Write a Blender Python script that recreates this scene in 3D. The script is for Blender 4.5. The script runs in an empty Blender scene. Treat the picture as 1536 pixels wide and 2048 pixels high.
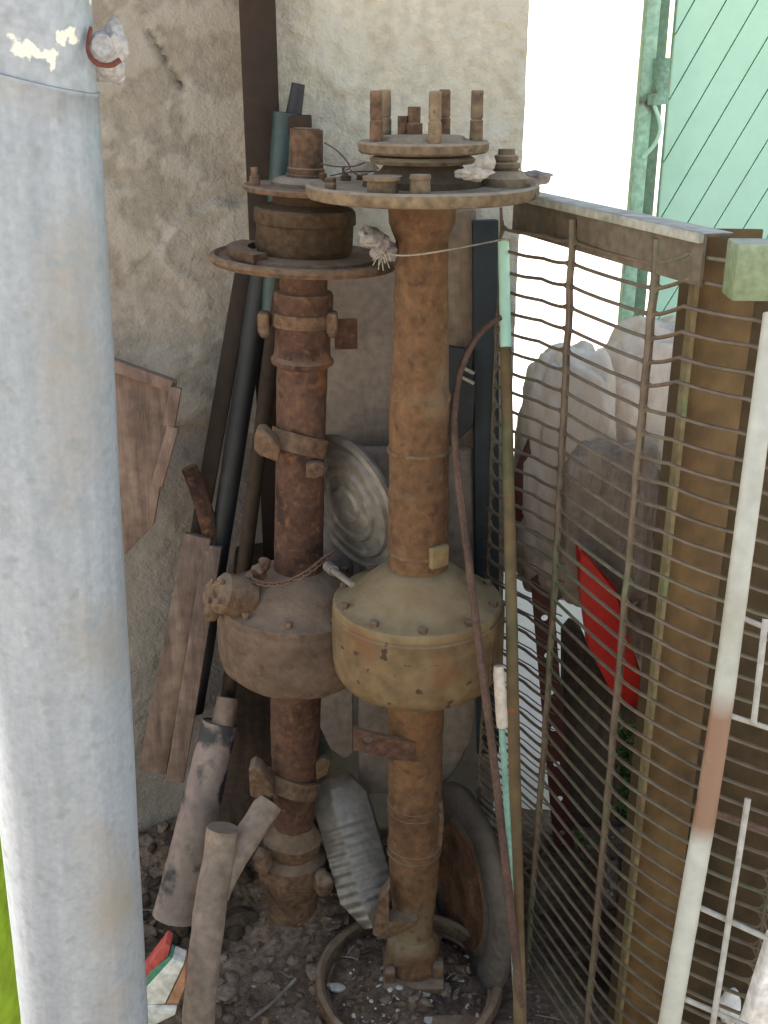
import bpy, bmesh, math, random
from mathutils import Vector, Matrix, Quaternion, noise
random.seed(7)
R = math.radians
S = bpy.context.scene
COL = S.collection

# ------------------------------------------------------------------ camera, sky, sun, exposure
EYE = 1.6; PITCH = R(21.7); F = 2200.0           # focal length in pixels of the 1536x2048 photograph
cam = bpy.data.objects.new('camera', bpy.data.cameras.new('camera')); COL.objects.link(cam)
cam.location = (0, 0, EYE); cam.rotation_euler = (R(90) - PITCH, 0, 0)
cam.data.sensor_fit = 'VERTICAL'; cam.data.sensor_height = 24.0; cam.data.lens = 24.0 * F / 2048
cam.data.clip_start = 0.02; cam.data.clip_end = 2000
S.camera = cam
SUN_EL, SUN_AZ = 55, -62                          # azimuth measured from +Y towards +X
w = bpy.data.worlds.new("World"); S.world = w; w.use_nodes = True
nt = w.node_tree; bg = nt.nodes['Background']; sky = nt.nodes.new('ShaderNodeTexSky')
sky.sky_type = 'NISHITA'; sky.sun_disc = False; sky.sun_elevation = R(SUN_EL); sky.sun_rotation = R(SUN_AZ)
sky.dust_density = .4; sky.air_density = 1.0; sky.ozone_density = 1.0
wb = nt.nodes.new('ShaderNodeVectorMath'); wb.operation = 'MULTIPLY'; wb.inputs[1].default_value = (1.2, 1.0, .8)   # warm white balance
nt.links.new(sky.outputs[0], wb.inputs[0]); nt.links.new(wb.outputs[0], bg.inputs[0]); bg.inputs[1].default_value = 0.12
sun = bpy.data.objects.new('sun', bpy.data.lights.new('sun', 'SUN')); COL.objects.link(sun)
sun.data.energy = 4.0; sun.data.angle = R(0.6); sun.data.color = (1, .95, .87)
sd = Vector((math.sin(R(SUN_AZ)) * math.cos(R(SUN_EL)), math.cos(R(SUN_AZ)) * math.cos(R(SUN_EL)), math.sin(R(SUN_EL))))
sun.rotation_euler = sd.to_track_quat('Z', 'Y').to_euler()
S.view_settings.view_transform = 'Standard'; S.view_settings.look = 'None'; S.view_settings.gamma = 1
S.view_settings.exposure = 1.85
S.cycles.max_bounces = 8; S.cycles.diffuse_bounces = 5

# ------------------------------------------------------------------ measuring helpers
def elev(py): return PITCH + math.atan((py - 1024) / F)
def H(py, d): return EYE - d * math.tan(elev(py))            # height of the point seen at row py at forward distance d
def P(px, py, d):                                            # world point at forward distance d
    z = H(py, d); depth = d * math.cos(PITCH) + (EYE - z) * math.sin(PITCH)
    return Vector(((px - 768) / F * depth, d, z))
def pxm(py, d):                                              # metres per photo pixel there
    z = H(py, d); return (d * math.cos(PITCH) + (EYE - z) * math.sin(PITCH)) / F

# ------------------------------------------------------------------ materials
def mat(name, cols, scale=8, rough=.8, metal=0, bump=.3, bscale=60, dust=0, dustcol=(.34, .27, .2), streak=None,
        spots=None, detail=8, coords='Object', bdist=.004, alpha=None, fine=.25):
    m = bpy.data.materials.new(name); m.use_nodes = True; n = m.node_tree.nodes; l = m.node_tree.links
    b = n['Principled BSDF']; tc = n.new('ShaderNodeTexCoord'); src = tc.outputs[coords]
    if streak:
        mp = n.new('ShaderNodeMapping'); mp.inputs['Scale'].default_value = streak; l.new(src, mp.inputs[0]); csrc = mp.outputs[0]
    else: csrc = src
    n1 = n.new('ShaderNodeTexNoise'); n1.inputs['Scale'].default_value = scale; n1.inputs['Detail'].default_value = detail
    n1.inputs['Roughness'].default_value = .62; n1.inputs['Distortion'].default_value = .4
    l.new(csrc, n1.inputs['Vector'])
    rp = n.new('ShaderNodeValToRGB'); e = rp.color_ramp.elements
    k = len(cols)
    e[0].position = .32; e[1].position = .68; e[0].color = (*cols[0], 1); e[1].color = (*cols[-1], 1)
    for i in range(1, k - 1):
        q = e.new(.32 + .36 * i / (k - 1)); q.color = (*cols[i], 1)
    l.new(n1.outputs['Fac'], rp.inputs[0]); out = rp.outputs[0]
    # fine mottling
    n2 = n.new('ShaderNodeTexNoise'); n2.inputs['Scale'].default_value = scale * 9; n2.inputs['Detail'].default_value = 4
    l.new(src, n2.inputs['Vector'])
    mr = n.new('ShaderNodeMapRange'); mr.inputs[1].default_value = .3; mr.inputs[2].default_value = .7
    mr.inputs[3].default_value = 1 - fine; mr.inputs[4].default_value = 1 + fine; l.new(n2.outputs['Fac'], mr.inputs[0])
    mx = n.new('ShaderNodeVectorMath'); mx.operation = 'SCALE'; l.new(out, mx.inputs[0]); l.new(mr.outputs[0], mx.inputs['Scale']); out = mx.outputs[0]
    for sp in (spots or []):                                  # (colour, scale, threshold, softness, (lo z, hi z) or None)
        c, sc, th, so, rng = sp
        ns = n.new('ShaderNodeTexNoise'); ns.inputs['Scale'].default_value = sc; ns.inputs['Detail'].default_value = 6
        off = n.new('ShaderNodeMapping'); off.inputs['Location'].default_value = (sc, sc * .37, 3.1); l.new(src, off.inputs[0]); l.new(off.outputs[0], ns.inputs['Vector'])
        r2 = n.new('ShaderNodeMapRange'); r2.inputs[1].default_value = th; r2.inputs[2].default_value = th + so; l.new(ns.outputs['Fac'], r2.inputs[0])
        fac = r2.outputs[0]
        if rng:
            sx = n.new('ShaderNodeSeparateXYZ'); l.new(src, sx.inputs[0])
            r3 = n.new('ShaderNodeMapRange'); r3.inputs[1].default_value = rng[0]; r3.inputs[2].default_value = rng[1]; l.new(sx.outputs[rng[2] if len(rng) > 2 else 'Z'], r3.inputs[0])
            if len(rng) > 3:
                r5 = n.new('ShaderNodeMapRange'); r5.inputs[1].default_value = rng[4]; r5.inputs[2].default_value = rng[3]; l.new(sx.outputs[rng[2]], r5.inputs[0])
                m5 = n.new('ShaderNodeMath'); m5.operation = 'MULTIPLY'; l.new(r3.outputs[0], m5.inputs[0]); l.new(r5.outputs[0], m5.inputs[1]); r3 = m5
            mu = n.new('ShaderNodeMath'); mu.operation = 'MULTIPLY'; l.new(fac, mu.inputs[0]); l.new(r3.outputs[0], mu.inputs[1]); fac = mu.outputs[0]
        mm = n.new('ShaderNodeMix'); mm.data_type = 'RGBA'; l.new(fac, mm.inputs['Factor']); l.new(out, mm.inputs['A']); mm.inputs['B'].default_value = (*c, 1); out = mm.outputs['Result']
    if dust:                                                  # dust settles on faces that look up
        g = n.new('ShaderNodeNewGeometry'); sx = n.new('ShaderNodeSeparateXYZ'); l.new(g.outputs['Normal'], sx.inputs[0])
        r3 = n.new('ShaderNodeMapRange'); r3.inputs[1].default_value = .1; r3.inputs[2].default_value = .9; l.new(sx.outputs['Z'], r3.inputs[0])
        nd = n.new('ShaderNodeTexNoise'); nd.inputs['Scale'].default_value = 35; nd.inputs['Detail'].default_value = 5; l.new(src, nd.inputs['Vector'])
        r4 = n.new('ShaderNodeMapRange'); r4.inputs[1].default_value = .3; r4.inputs[2].default_value = .65; r4.inputs[3].default_value = .45 ; l.new(nd.outputs['Fac'], r4.inputs[0])
        mu = n.new('ShaderNodeMath'); mu.operation = 'MULTIPLY'; l.new(r3.outputs[0], mu.inputs[0]); l.new(r4.outputs[0], mu.inputs[1])
        ma = n.new('ShaderNodeMath'); ma.operation = 'MULTIPLY'; l.new(mu.outputs[0], ma.inputs[0]); ma.inputs[1].default_value = dust
        mm = n.new('ShaderNodeMix'); mm.data_type = 'RGBA'; l.new(ma.outputs[0], mm.inputs['Factor']); l.new(out, mm.inputs['A']); mm.inputs['B'].default_value = (*dustcol, 1); out = mm.outputs['Result']
    l.new(out, b.inputs['Base Color'])
    b.inputs['Roughness'].default_value = rough; b.inputs['Metallic'].default_value = metal
    b.inputs['Specular IOR Level'].default_value = .3 if rough > .6 else .5
    if bump:
        n3 = n.new('ShaderNodeTexNoise'); n3.inputs['Scale'].default_value = bscale; n3.inputs['Detail'].default_value = 9; n3.inputs['Roughness'].default_value = .65
        l.new(csrc if streak else src, n3.inputs['Vector'])
        bp = n.new('ShaderNodeBump'); bp.inputs['Strength'].default_value = bump; bp.inputs['Distance'].default_value = bdist
        l.new(n3.outputs['Fac'], bp.inputs['Height']); l.new(bp.outputs[0], b.inputs['Normal'])
    return m

M = {}
_g = [EYE - 1.22 / (math.cos(PITCH) + math.tan(elev(q)) * math.sin(PITCH)) * math.tan(elev(q)) for q in (1430, 1430, 1680, 2048)]; RZ = (0, _g[1] - _g[3], _g[2] - _g[3])
M['orange_rust'] = mat('orange_rust', [(.08, .042, .021), (.13, .067, .031), (.168, .09, .042)], 7, .9, 0, .9, 110, .75, (.27, .19, .12), fine=.28,
    spots=[((.22, .1, .035), 5, .56, .16, None), ((.09, .04, .022), 9, .62, .1, None), ((.2, .15, .09), 6, .55, .15, None), ((.2, .1, .045), 75, .55, .25, None), ((.045, .026, .018), 60, .56, .25, None)])
M['olive_paint'] = mat('olive_paint', [(.15, .098, .044), (.195, .132, .06), (.215, .152, .075)], 5, .8, 0, .5, 110, .75, (.285, .22, .13), fine=.2,
    spots=[((.17, .085, .035), 7, .56, .15, None)])
M['housing_tan'] = mat('housing_tan', [(.11, .068, .032), (.155, .1, .048), (.175, .118, .058)], 5, .85, 0, .6, 110, .6, (.27, .2, .12), fine=.25,
    spots=[((.17, .075, .03), 7, .58, .12, None), ((.06, .035, .02), 48, .64, .05, None)])
M['purple_rust'] = mat('purple_rust', [(.058, .027, .018), (.092, .045, .029), (.122, .065, .042)], 8, .92, 0, 1, 110, .8, (.27, .185, .13), fine=.3,
    spots=[((.2, .08, .035), 14, .62, .08, None), ((.035, .018, .014), 11, .62, .06, None), ((.2, .1, .045), 75, .55, .25, None), ((.045, .026, .018), 60, .56, .25, None)])
M['brown_rust'] = mat('brown_rust', [(.08, .045, .026), (.13, .075, .043), (.165, .1, .06)], 10, .92, 0, .9, 110, .7, (.31, .23, .16), fine=.4,
    spots=[((.05, .03, .02), 60, .58, .2, None), ((.17, .085, .04), 20, .6, .15, None)])
M['dusty_olive'] = mat('dusty_olive', [(.11, .075, .045), (.17, .12, .072), (.21, .155, .095)], 9, .9, 0, .8, 110, .85, (.38, .31, .23), fine=.35,
    spots=[((.06, .038, .024), 40, .64, .05, None)])
M['dark_brown'] = mat('dark_brown', [(.028, .018, .011), (.05, .031, .018)], 6, .85, 0, .5, 80)
M['column_brown'] = mat('column_brown', [(.018, .010, .006), (.03, .016, .009)], 5, .7, 0, .3, 60)
M['black_blue'] = mat('black_blue', [(.006, .007, .009), (.012, .013, .015)], 6, .6, 0, .3, 80, .2, (.12, .1, .08), spots=[((.05, .03, .02), 9, .62, .1, None)])
M['dark_teal'] = mat('dark_teal', [(.01, .03, .028), (.02, .05, .045)], 6, .5, 0, .2, 50, .2)
M['dark_navy'] = mat('dark_navy', [(.008, .012, .014), (.012, .02, .024), (.008, .009, .01)], 5, .6, 0, .3, 70)
M['wood_tan'] = mat('wood_tan', [(.12, .085, .055), (.2, .145, .1), (.25, .19, .13)], 5, .85, 0, .5, 40, .3, streak=(6, 6, .7))
M['wood_brown'] = mat('wood_brown', [(.09, .06, .045), (.17, .11, .085), (.23, .16, .12)], 5, .9, 0, .6, 40, .4, streak=(6, 6, .7))
M['grey_panel'] = mat('grey_panel', [(.18, .14, .11), (.24, .19, .15), (.27, .22, .175)], 7, .85, 0, .5, 60, .5, (.3, .23, .18), fine=.2,
    spots=[((.1, .075, .06), 5, .58, .1, None), ((.26, .21, .17), 12, .62, .05, None)])
M['hubcap'] = mat('hubcap', [(.11, .09, .07), (.17, .145, .12), (.21, .18, .15)], 6, .48, .15, .2, 60, .35, spots=[((.35, .3, .24), 22, .6, .15, None)])
M['pan_grey'] = mat('pan_grey', [(.16, .14, .12), (.24, .21, .18)], 8, .42, .3, .15, 60, .3)
M['tyre'] = mat('tyre', [(.06, .048, .038), (.1, .08, .064)], 8, .95, 0, .4, 70, .6, (.2, .15, .11))
M['shaded_rust'] = mat('shaded_rust', [(.035, .022, .012), (.06, .036, .018), (.09, .055, .028)], 9, .9, 0, .9, 90, .4, (.2, .15, .1), fine=.4)  # rust darkened to carry the shade under and between the plates
M['dusty_mauve'] = mat('dusty_mauve', [(.095, .06, .04), (.13, .085, .058), (.155, .105, .075)], 6, .92, 0, .8, 110, .8, (.27, .19, .13), fine=.25,
    spots=[((.15, .07, .035), 9, .58, .14, None), ((.05, .03, .02), 50, .58, .2, None)])
M['litter'] = mat('litter', [(.06, .035, .02), (.16, .1, .06), (.32, .23, .15)], 30, .9, 0, 0)
M['rim_rust'] = mat('rim_rust', [(.07, .03, .016), (.13, .06, .03), (.19, .11, .065)], 22, .85, 0, .8, 90)
M['cloth_pole'] = mat('cloth_pole', [(.17, .125, .105), (.27, .2, .17), (.3, .225, .2)], 7, .95, 0, .4, 60, .2,
                      spots=[((.04, .04, .045), 14, .5, .08, None)], fine=.15)
M['branch'] = mat('branch', [(.18, .13, .1), (.27, .2, .155), (.3, .23, .18)], 7, .95, 0, .5, 70, .3)
M['galv'] = mat('galvanised', [(.225, .255, .285), (.28, .31, .34), (.335, .365, .395)], 22, .48, .2, .15, 60, streak=(1.6, 1.6, .12), fine=.1,
    spots=[((.25, .21, .15), 9, .42, .4, (.012, .036, 'X', .05, .058)), ((.2, .235, .26), 70, .56, .2, None), ((.22, .12, .05), 8, .76, .02, None), ((.2, .22, .22), 60, .6, .15, None)])
M['galv_top'] = mat('galvanised_top', [(.27, .295, .315), (.34, .365, .385)], 14, .5, .15, .35, 60, fine=.18,
                    spots=[((.72, .69, .58), 34, .6, .02, None), ((.72, .69, .58), 17, .66, .02, None), ((.36, .38, .16), 9, .42, .2, (.045, .0, 'X'))])
M['rust_red'] = mat('rust_red', [(.1, .03, .02), (.17, .055, .035)], 20, .8, 0, .5, 120)
M['cement'] = mat('cement', [(.3, .29, .28), (.5, .49, .47)], 30, .9, 0, .8, 120)
M['mint'] = mat('mint_paint', [(.42, .70, .53), (.47, .75, .58), (.5, .78, .61)], 3, .5, 0, .06, 30, fine=.03)
M['mint_groove'] = mat('mint_groove', [(.16, .40, .32), (.2, .45, .36)], 6, .8, 0, 0)
M['mint_frame'] = mat('mint_frame', [(.3, .47, .34), (.36, .6, .44)], 8, .6, 0, .3, 60, spots=[((.13, .1, .09), 12, .58, .06, None)])
M['mint_dark'] = mat('mint_dark', [(.11, .19, .12), (.14, .24, .15)], 8, .6, 0, .2, 60)
M['mint_rod'] = mat('mint_rod', [(.16, .28, .2), (.24, .42, .32)], 14, .6, 0, .2, 80, spots=[((.15, .09, .04), 16, .6, .06, None)])
M['pole_rust'] = mat('pole_rust', [(.11, .065, .03), (.14, .095, .045), (.11, .12, .055)], 4, .8, 0, .3, 80, spots=[((.3, .1, .03), 20, .68, .04, None)])
M['rail'] = mat('rail', [(.10, .078, .052), (.14, .11, .075)], 7, .7, 0, .25, 80, 1.0, (.55, .52, .46))
M['rail_pale'] = mat('rail_pale', [(.25, .24, .19), (.34, .33, .27), (.39, .38, .32)], 9, .8, 0, .5, 80)
M['post_face'] = mat('post_olive', [(.085, .047, .018), (.135, .08, .031), (.16, .102, .042)], 3.5, .7, 0, .25, 70, streak=(2, 2, .5))
M['leaf_brown'] = mat('leaf_brown', [(.04, .024, .012), (.07, .045, .02), (.095, .064, .027)], 3, .8, 0, .4, 60, streak=(2, 2, .5))
M['white_rod'] = mat('white_rod', [(.3, .27, .22), (.42, .4, .35)], 9, .6, 0, .2, 60)
M['post_edge'] = mat('post_edge', [(.12, .085, .035), (.17, .125, .06), (.14, .16, .075)], 9, .7, 0, .3, 70)
M['sage'] = mat('sage', [(.16, .2, .11), (.22, .27, .16)], 10, .7, 0, .3, 80, .9, (.5, .5, .42))
M['meshwire'] = mat('meshwire', [(.085, .058, .036), (.13, .09, .056), (.11, .115, .06)], 6, .6, 0, .3, 90)
M['white_pipe'] = mat('white_pipe', [(.34, .32, .24), (.42, .41, .34), (.47, .46, .39)], 6, .55, 0, .15, 60, fine=.1,
                      spots=[((.23, .12, .065), 9, .22, .25, (RZ[2], RZ[2] + .02, 'Z', RZ[1], RZ[1] + .03)), ((.24, .11, .05), 7, .66, .05, None), ((.05, .03, .02), 26, .72, .02, None)])
M['rebar'] = mat('rebar', [(.07, .04, .03), (.13, .075, .052)], 18, .85, 0, .5, 200)
M['plastic_grip'] = mat('grip', [(.5, .42, .33), (.56, .48, .38)], 9, .5, 0, .1, 60)
M['bag'] = mat('bag_plastic', [(.6, .48, .37), (.7, .58, .46), (.78, .66, .54)], 5, .45, 0, .5, 9, .2, (.8, .73, .66), bdist=.03, fine=.06, streak=(1, 1, .3),
    spots=[((.17, .125, .09), 7, .3, .35, (.42, .12, 'Z'))])
M['bag_dirty'] = mat('bag_dirty', [(.3, .22, .155), (.42, .32, .24), (.6, .5, .4)], 7, .5, 0, .6, 12, .3, (.4, .34, .27), bdist=.03, streak=(1.4, 1.4, .4), fine=.15)
M['maroon'] = mat('maroon', [(.07, .014, .01), (.11, .024, .017)], 9, .6, 0, .3, 80)
M['red'] = mat('red_plastic', [(.62, .03, .022), (.7, .05, .03)], 6, .45, 0, .1, 40, fine=.08)
M['dark_wood'] = mat('dark_wood', [(.04, .026, .018), (.09, .06, .042)], 7, .9, 0, .5, 40, streak=(5, 5, .6))
M['leaf'] = mat('leaf', [(.04, .1, .02), (.09, .19, .04), (.13, .26, .06)], 25, .6, 0, 0, fine=.1)
M['lime'] = mat('lime', [(.28, .42, .02), (.36, .5, .03)], 6, .6, 0, .2, 20)
M['concrete'] = mat('concrete', [(.62, .54, .48), (.7, .62, .56)], 2, .9, 0, .3, 20, fine=.08)
M['bounce_ground'] = mat('bounce_ground', [(.36, .3, .24), (.46, .39, .32)], 3, .95, 0, .5, 30)  # tone chosen for the light bounced up from the front
M['dirt'] = mat('dirt', [(.10, .065, .045), (.17, .115, .08), (.24, .17, .125)], 9, .97, 0, 1, 60, fine=.4, bdist=.01,
                spots=[((.3, .24, .19), 40, .66, .05, None), ((.035, .025, .02), 6, .58, .1, None)])
M['stones'] = mat('stones', [(.1, .068, .05), (.18, .125, .09), (.28, .2, .15)], 14, .95, 0, .6, 90)
M['chips'] = mat('chips', [(.4, .36, .3), (.62, .58, .52)], 12, .9, 0, .3, 90)
M['paper'] = mat('paper', [(.34, .29, .23), (.45, .38, .31)], 14, .95, 0, .4, 60)
M['rag'] = mat('rag', [(.1, .085, .08), (.25, .22, .2), (.3, .27, .25)], 18, .8, 0, .8, 60)
M['wire'] = mat('wire', [(.04, .03, .03), (.07, .05, .045)], 18, .6, 0, 0)
M['straw'] = mat('straw', [(.3, .26, .18), (.42, .38, .28)], 18, .8, 0, 0)
M['white'] = mat('white_paint', [(.66, .62, .56), (.74, .7, .64)], 9, .8, 0, .4, 60)
M['carton_red'] = mat('carton_red', [(.42, .06, .05), (.5, .09, .07)], 9, .6, 0, .1, 60)
M['carton_green'] = mat('carton_green', [(.06, .2, .12), (.1, .26, .17)], 9, .6, 0, .1, 60)
M['carton_orange'] = mat('carton_orange', [(.42, .2, .11), (.5, .26, .15)], 9, .6, 0, .1, 60)

def wall_mat(name, base, patch, low, zlo):
    m = mat(name, base, 6, .95, 0, 1, 85, bdist=.009, fine=.14)
    n = m.node_tree.nodes; l = m.node_tree.links; b = n['Principled BSDF']
    old = b.inputs['Base Color'].links[0].from_socket
    a = n.new('ShaderNodeAttribute'); a.attribute_name = 'patch'
    mm = n.new('ShaderNodeMix'); mm.data_type = 'RGBA'; l.new(a.outputs['Fac'], mm.inputs['Factor']); l.new(old, mm.inputs['A'])
    mm.inputs['B'].default_value = (*patch, 1)
    a2 = n.new('ShaderNodeAttribute'); a2.attribute_name = 'low_tone'  # second tone for the lower wall
    m2 = n.new('ShaderNodeMix'); m2.data_type = 'RGBA'; l.new(a2.outputs['Fac'], m2.inputs['Factor']); l.new(mm.outputs['Result'], m2.inputs['A'])
    m2.inputs['B'].default_value = (*low, 1)
    l.new(m2.outputs['Result'], b.inputs['Base Color'])
    return m
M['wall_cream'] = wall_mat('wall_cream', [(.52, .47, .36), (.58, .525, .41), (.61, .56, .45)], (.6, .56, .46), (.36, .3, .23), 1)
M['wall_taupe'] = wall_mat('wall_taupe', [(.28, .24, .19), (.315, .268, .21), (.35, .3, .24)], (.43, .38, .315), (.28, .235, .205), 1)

# ------------------------------------------------------------------ mesh helpers
def sstep(x, a, b):
    t = min(1, max(0, (x - a) / (b - a))); return t * t * (3 - 2 * t)
def nz(v, s): return noise.noise(Vector(v) * s)
def fb(v, s, o=4):
    return noise.fractal(Vector(v) * s, 1.0, 2.0, o)
def link(name, bm, m, parent=None, sharp=35, smooth=True):
    me = bpy.data.meshes.new(name)
    off = parent.matrix_world.translation if parent else Vector()
    if parent:
        off = Vector(parent.get('_w', (0, 0, 0)))
        bmesh.ops.translate(bm, verts=bm.verts, vec=-off)
    bmesh.ops.recalc_face_normals(bm, faces=bm.faces)
    bm.to_mesh(me); bm.free()
    if smooth:
        me.polygons.foreach_set('use_smooth', [True] * len(me.polygons)); me.set_sharp_from_angle(angle=R(sharp))
    ms = m if isinstance(m, (list, tuple)) else [m]
    for x in ms: me.materials.append(M[x])
    o = bpy.data.objects.new(name, me); COL.objects.link(o)
    if parent: o.parent = parent
    o['_w'] = tuple(off)
    return o
def tag(o, label, cat, group=None):
    o['label'] = label; o['category'] = cat
    if group: o['group'] = group
    return o
def thing(name, label, cat, loc, group=None):
    o = bpy.data.objects.new(name, None); COL.objects.link(o); o.location = loc; o['_w'] = tuple(loc); o.empty_display_size = .05
    return tag(o, label, cat, group)
def origin(o, loc):                                            # put a single mesh's origin at its base
    loc = Vector(loc); o.data.transform(Matrix.Translation(-loc)); o.location = loc; return o
def struct(o): o['kind'] = 'structure'; return o
def stuff(o): o['kind'] = 'stuff'; return o
def frame(axis, ref=Vector((1, 0, 0))):
    a = Vector(axis).normalized(); r = Vector(ref)
    if abs(a.dot(r.normalized())) > .97: r = Vector((0, 1, 0))
    u = (r - a * r.dot(a)).normalized(); v = a.cross(u); return a, u, v
def refine(prof, step):
    out = [prof[0]]
    for (r0, z0), (r1, z1) in zip(prof, prof[1:]):
        n = max(1, int(math.hypot(r1 - r0, z1 - z0) / step))
        for i in range(1, n + 1): out.append((r0 + (r1 - r0) * i / n, z0 + (z1 - z0) * i / n))
    return out
def lathe(bm, prof, base, axis=(0, 0, 1), seg=48, jit=0, js=30, step=.012, ref=(1, 0, 0), rf=None, cap=True):
    a, u, v = frame(axis, Vector(ref)); base = Vector(base)
    if jit or rf: prof = refine(prof, step)
    rings = []
    for r, z in prof:
        if r < 1e-6: rings.append([bm.verts.new(base + a * z)]); continue
        ring = []
        for i in range(seg):
            t = 2 * math.pi * i / seg; d = u * math.cos(t) + v * math.sin(t)
            rr = r
            if rf: rr = rf(r, z, t)
            p = base + a * z + d * rr
            if jit: p += d * (fb(p, js, 3) * jit)
            ring.append(bm.verts.new(p))
        rings.append(ring)
    for A, B in zip(rings, rings[1:]):
        for i in range(seg):
            j = (i + 1) % seg
            if len(A) == 1 and len(B) == 1: continue
            if len(A) == 1: bm.faces.new((A[0], B[j], B[i]))
            elif len(B) == 1: bm.faces.new((A[i], A[j], B[0]))
            else: bm.faces.new((A[i], A[j], B[j], B[i]))
    for ring in (rings[0], rings[-1]):
        if len(ring) > 1 and cap:
            try: bm.faces.new(ring)
            except ValueError: pass
def LA(prof, base, axis=(0, 0, 1), **k):
    bm = bmesh.new(); lathe(bm, prof, base, axis, **k); return bm
def cyl(bm, p0, p1, r0, r1=None, seg=16, jit=0, js=40):
    p0 = Vector(p0); p1 = Vector(p1); L = (p1 - p0).length; r1 = r0 if r1 is None else r1
    lathe(bm, [(r0, 0), (r1, L)], p0, p1 - p0, seg=seg, jit=jit, js=js, step=.02)
def smoothpath(pts, n=8):
    pts = [Vector(p) for p in pts]; out = []
    for i in range(len(pts) - 1):
        a = pts[max(i - 1, 0)]; b = pts[i]; c = pts[i + 1]; d = pts[min(i + 2, len(pts) - 1)]
        for k in range(n):
            t = k / n
            out.append(.5 * ((2 * b) + (-a + c) * t + (2 * a - 5 * b + 4 * c - d) * t * t + (-a + 3 * b - 3 * c + d) * t ** 3))
    out.append(pts[-1]); return out
def tube(bm, pts, r, seg=8, jit=0, js=40, rfun=None, flat=1):
    n = len(pts); pts = [Vector(p) for p in pts]; rings = []; prev = None
    for i, p in enumerate(pts):
        t = (pts[min(i + 1, n - 1)] - pts[max(i - 1, 0)]).normalized()
        if prev is None: _, u, v = frame(t, Vector((.31, .2, .9)))
        else:
            u = (prev - t * prev.dot(t)).normalized(); v = t.cross(u)
        prev = u; rr = rfun(i / (n - 1)) if rfun else (r[0] + (r[1] - r[0]) * i / (n - 1) if isinstance(r, tuple) else r)
        ring = []
        for k in range(seg):
            a = 2 * math.pi * k / seg; d = u * math.cos(a) + v * math.sin(a) * flat
            q = p + d * rr
            if jit: q += d.normalized() * fb(q, js, 3) * jit
            ring.append(bm.verts.new(q))
        rings.append(ring)
    for A, B in zip(rings, rings[1:]):
        for k in range(seg):
            j = (k + 1) % seg; bm.faces.new((A[k], A[j], B[j], B[k]))
    bm.faces.new(rings[0][::-1]); bm.faces.new(rings[-1])
def box(bm, c, s, rot=None, bev=0):
    c = Vector(c); s = Vector(s) / 2; vs = []
    q = rot if rot else Matrix.Identity(3)
    for x in (-1, 1):
        for y in (-1, 1):
            for z in (-1, 1): vs.append(bm.verts.new(c + q @ Vector((x * s.x, y * s.y, z * s.z))))
    f = [(0, 1, 3, 2), (4, 6, 7, 5), (0, 4, 5, 1), (2, 3, 7, 6), (0, 2, 6, 4), (1, 5, 7, 3)]
    fs = [bm.faces.new([vs[i] for i in g]) for g in f]
    if bev:
        es = {e for q2 in fs for e in q2.edges}
        bmesh.ops.bevel(bm, geom=list(es), offset=bev, segments=2, affect='EDGES', profile=.5)
def prism(bm, pts, th, bev=0, dirv=None):                      # outline of world points, thickened along dirv (default away from camera)
    pts = [Vector(p) for p in pts]; dv = Vector(dirv if dirv else (0, 1, 0)) * th
    a = [bm.verts.new(p) for p in pts]; b = [bm.verts.new(p + dv) for p in pts]; n = len(pts)
    fs = [bm.faces.new(a), bm.faces.new(b[::-1])]
    for i in range(n): j = (i + 1) % n; fs.append(bm.faces.new((a[i], b[i], b[j], a[j])))
    if bev:
        bmesh.ops.bevel(bm, geom=list({e for f in fs for e in f.edges}), offset=bev, segments=2, affect='EDGES', profile=.5)
def PO(o, d): return [P(x, y, d) for x, y in o]
def bar(p0, p1, w_, t_, face=Vector((0, -1, 0)), bm=None, bev=.002):   # rectangular bar, w_ across, t_ deep
    bm = bm or bmesh.new(); p0 = Vector(p0); p1 = Vector(p1); a = (p1 - p0); L = a.length; a.normalize()
    f = (Vector(face) - a * a.dot(Vector(face))).normalized(); s = a.cross(f)
    box(bm, (p0 + p1) / 2, (w_, t_, L), Matrix((s, f, a)).transposed(), bev); return bm
def arcband(bm, base, axis, r0, r1, z0, z1, a0, a1, n=20, jit=0):
    a, u, v = frame(axis); base = Vector(base); rings = []
    for i in range(n + 1):
        t = R(a0 + (a1 - a0) * i / n); d = u * math.cos(t) + v * math.sin(t)
        q = [base + a * z + d * r for r, z in ((r0, z0), (r1, z0), (r1, z1), (r0, z1))]
        if jit: q = [p + Vector((nz(p, 40), nz(p + Vector((3, 1, 2)), 40), nz(p + Vector((7, 5, 2)), 40))) * jit for p in q]
        rings.append([bm.verts.new(p) for p in q])
    for A, B in zip(rings, rings[1:]):
        for k in range(4): j = (k + 1) % 4; bm.faces.new((A[k], A[j], B[j], B[k]))
    bm.faces.new(rings[0][::-1]); bm.faces.new(rings[-1])
def blob(bm, c, rad, sub=3, amp=.25, fs=20, seed=0, ridge=False):
    r = bmesh.ops.create_icosphere(bm, subdivisions=sub, radius=1); c = Vector(c); rad = Vector(rad)
    for v in r['verts']:
        d = v.co.normalized()
        if ridge: d = Vector([math.copysign(abs(c_) ** .62, c_) for c_ in d]) * .93
        p = Vector((d.x * rad.x, d.y * rad.y, d.z * rad.z)); q = p + Vector((seed * 3.7, seed * 1.3, seed))
        k = fb(q, fs, 4) * amp
        if ridge: q2 = Vector((q.x * 1.6, q.y * 1.6, q.z * .55)); k = (-.5 * (1 - abs(nz(q2, fs))) ** 5 - .28 * (1 - abs(nz(q, fs * 2.4))) ** 4 + .35 * nz(q2, fs * .5) - .1 * abs(nz(q, fs * 5)) + .4) * amp
        v.co = c + p * (1 + k)
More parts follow.
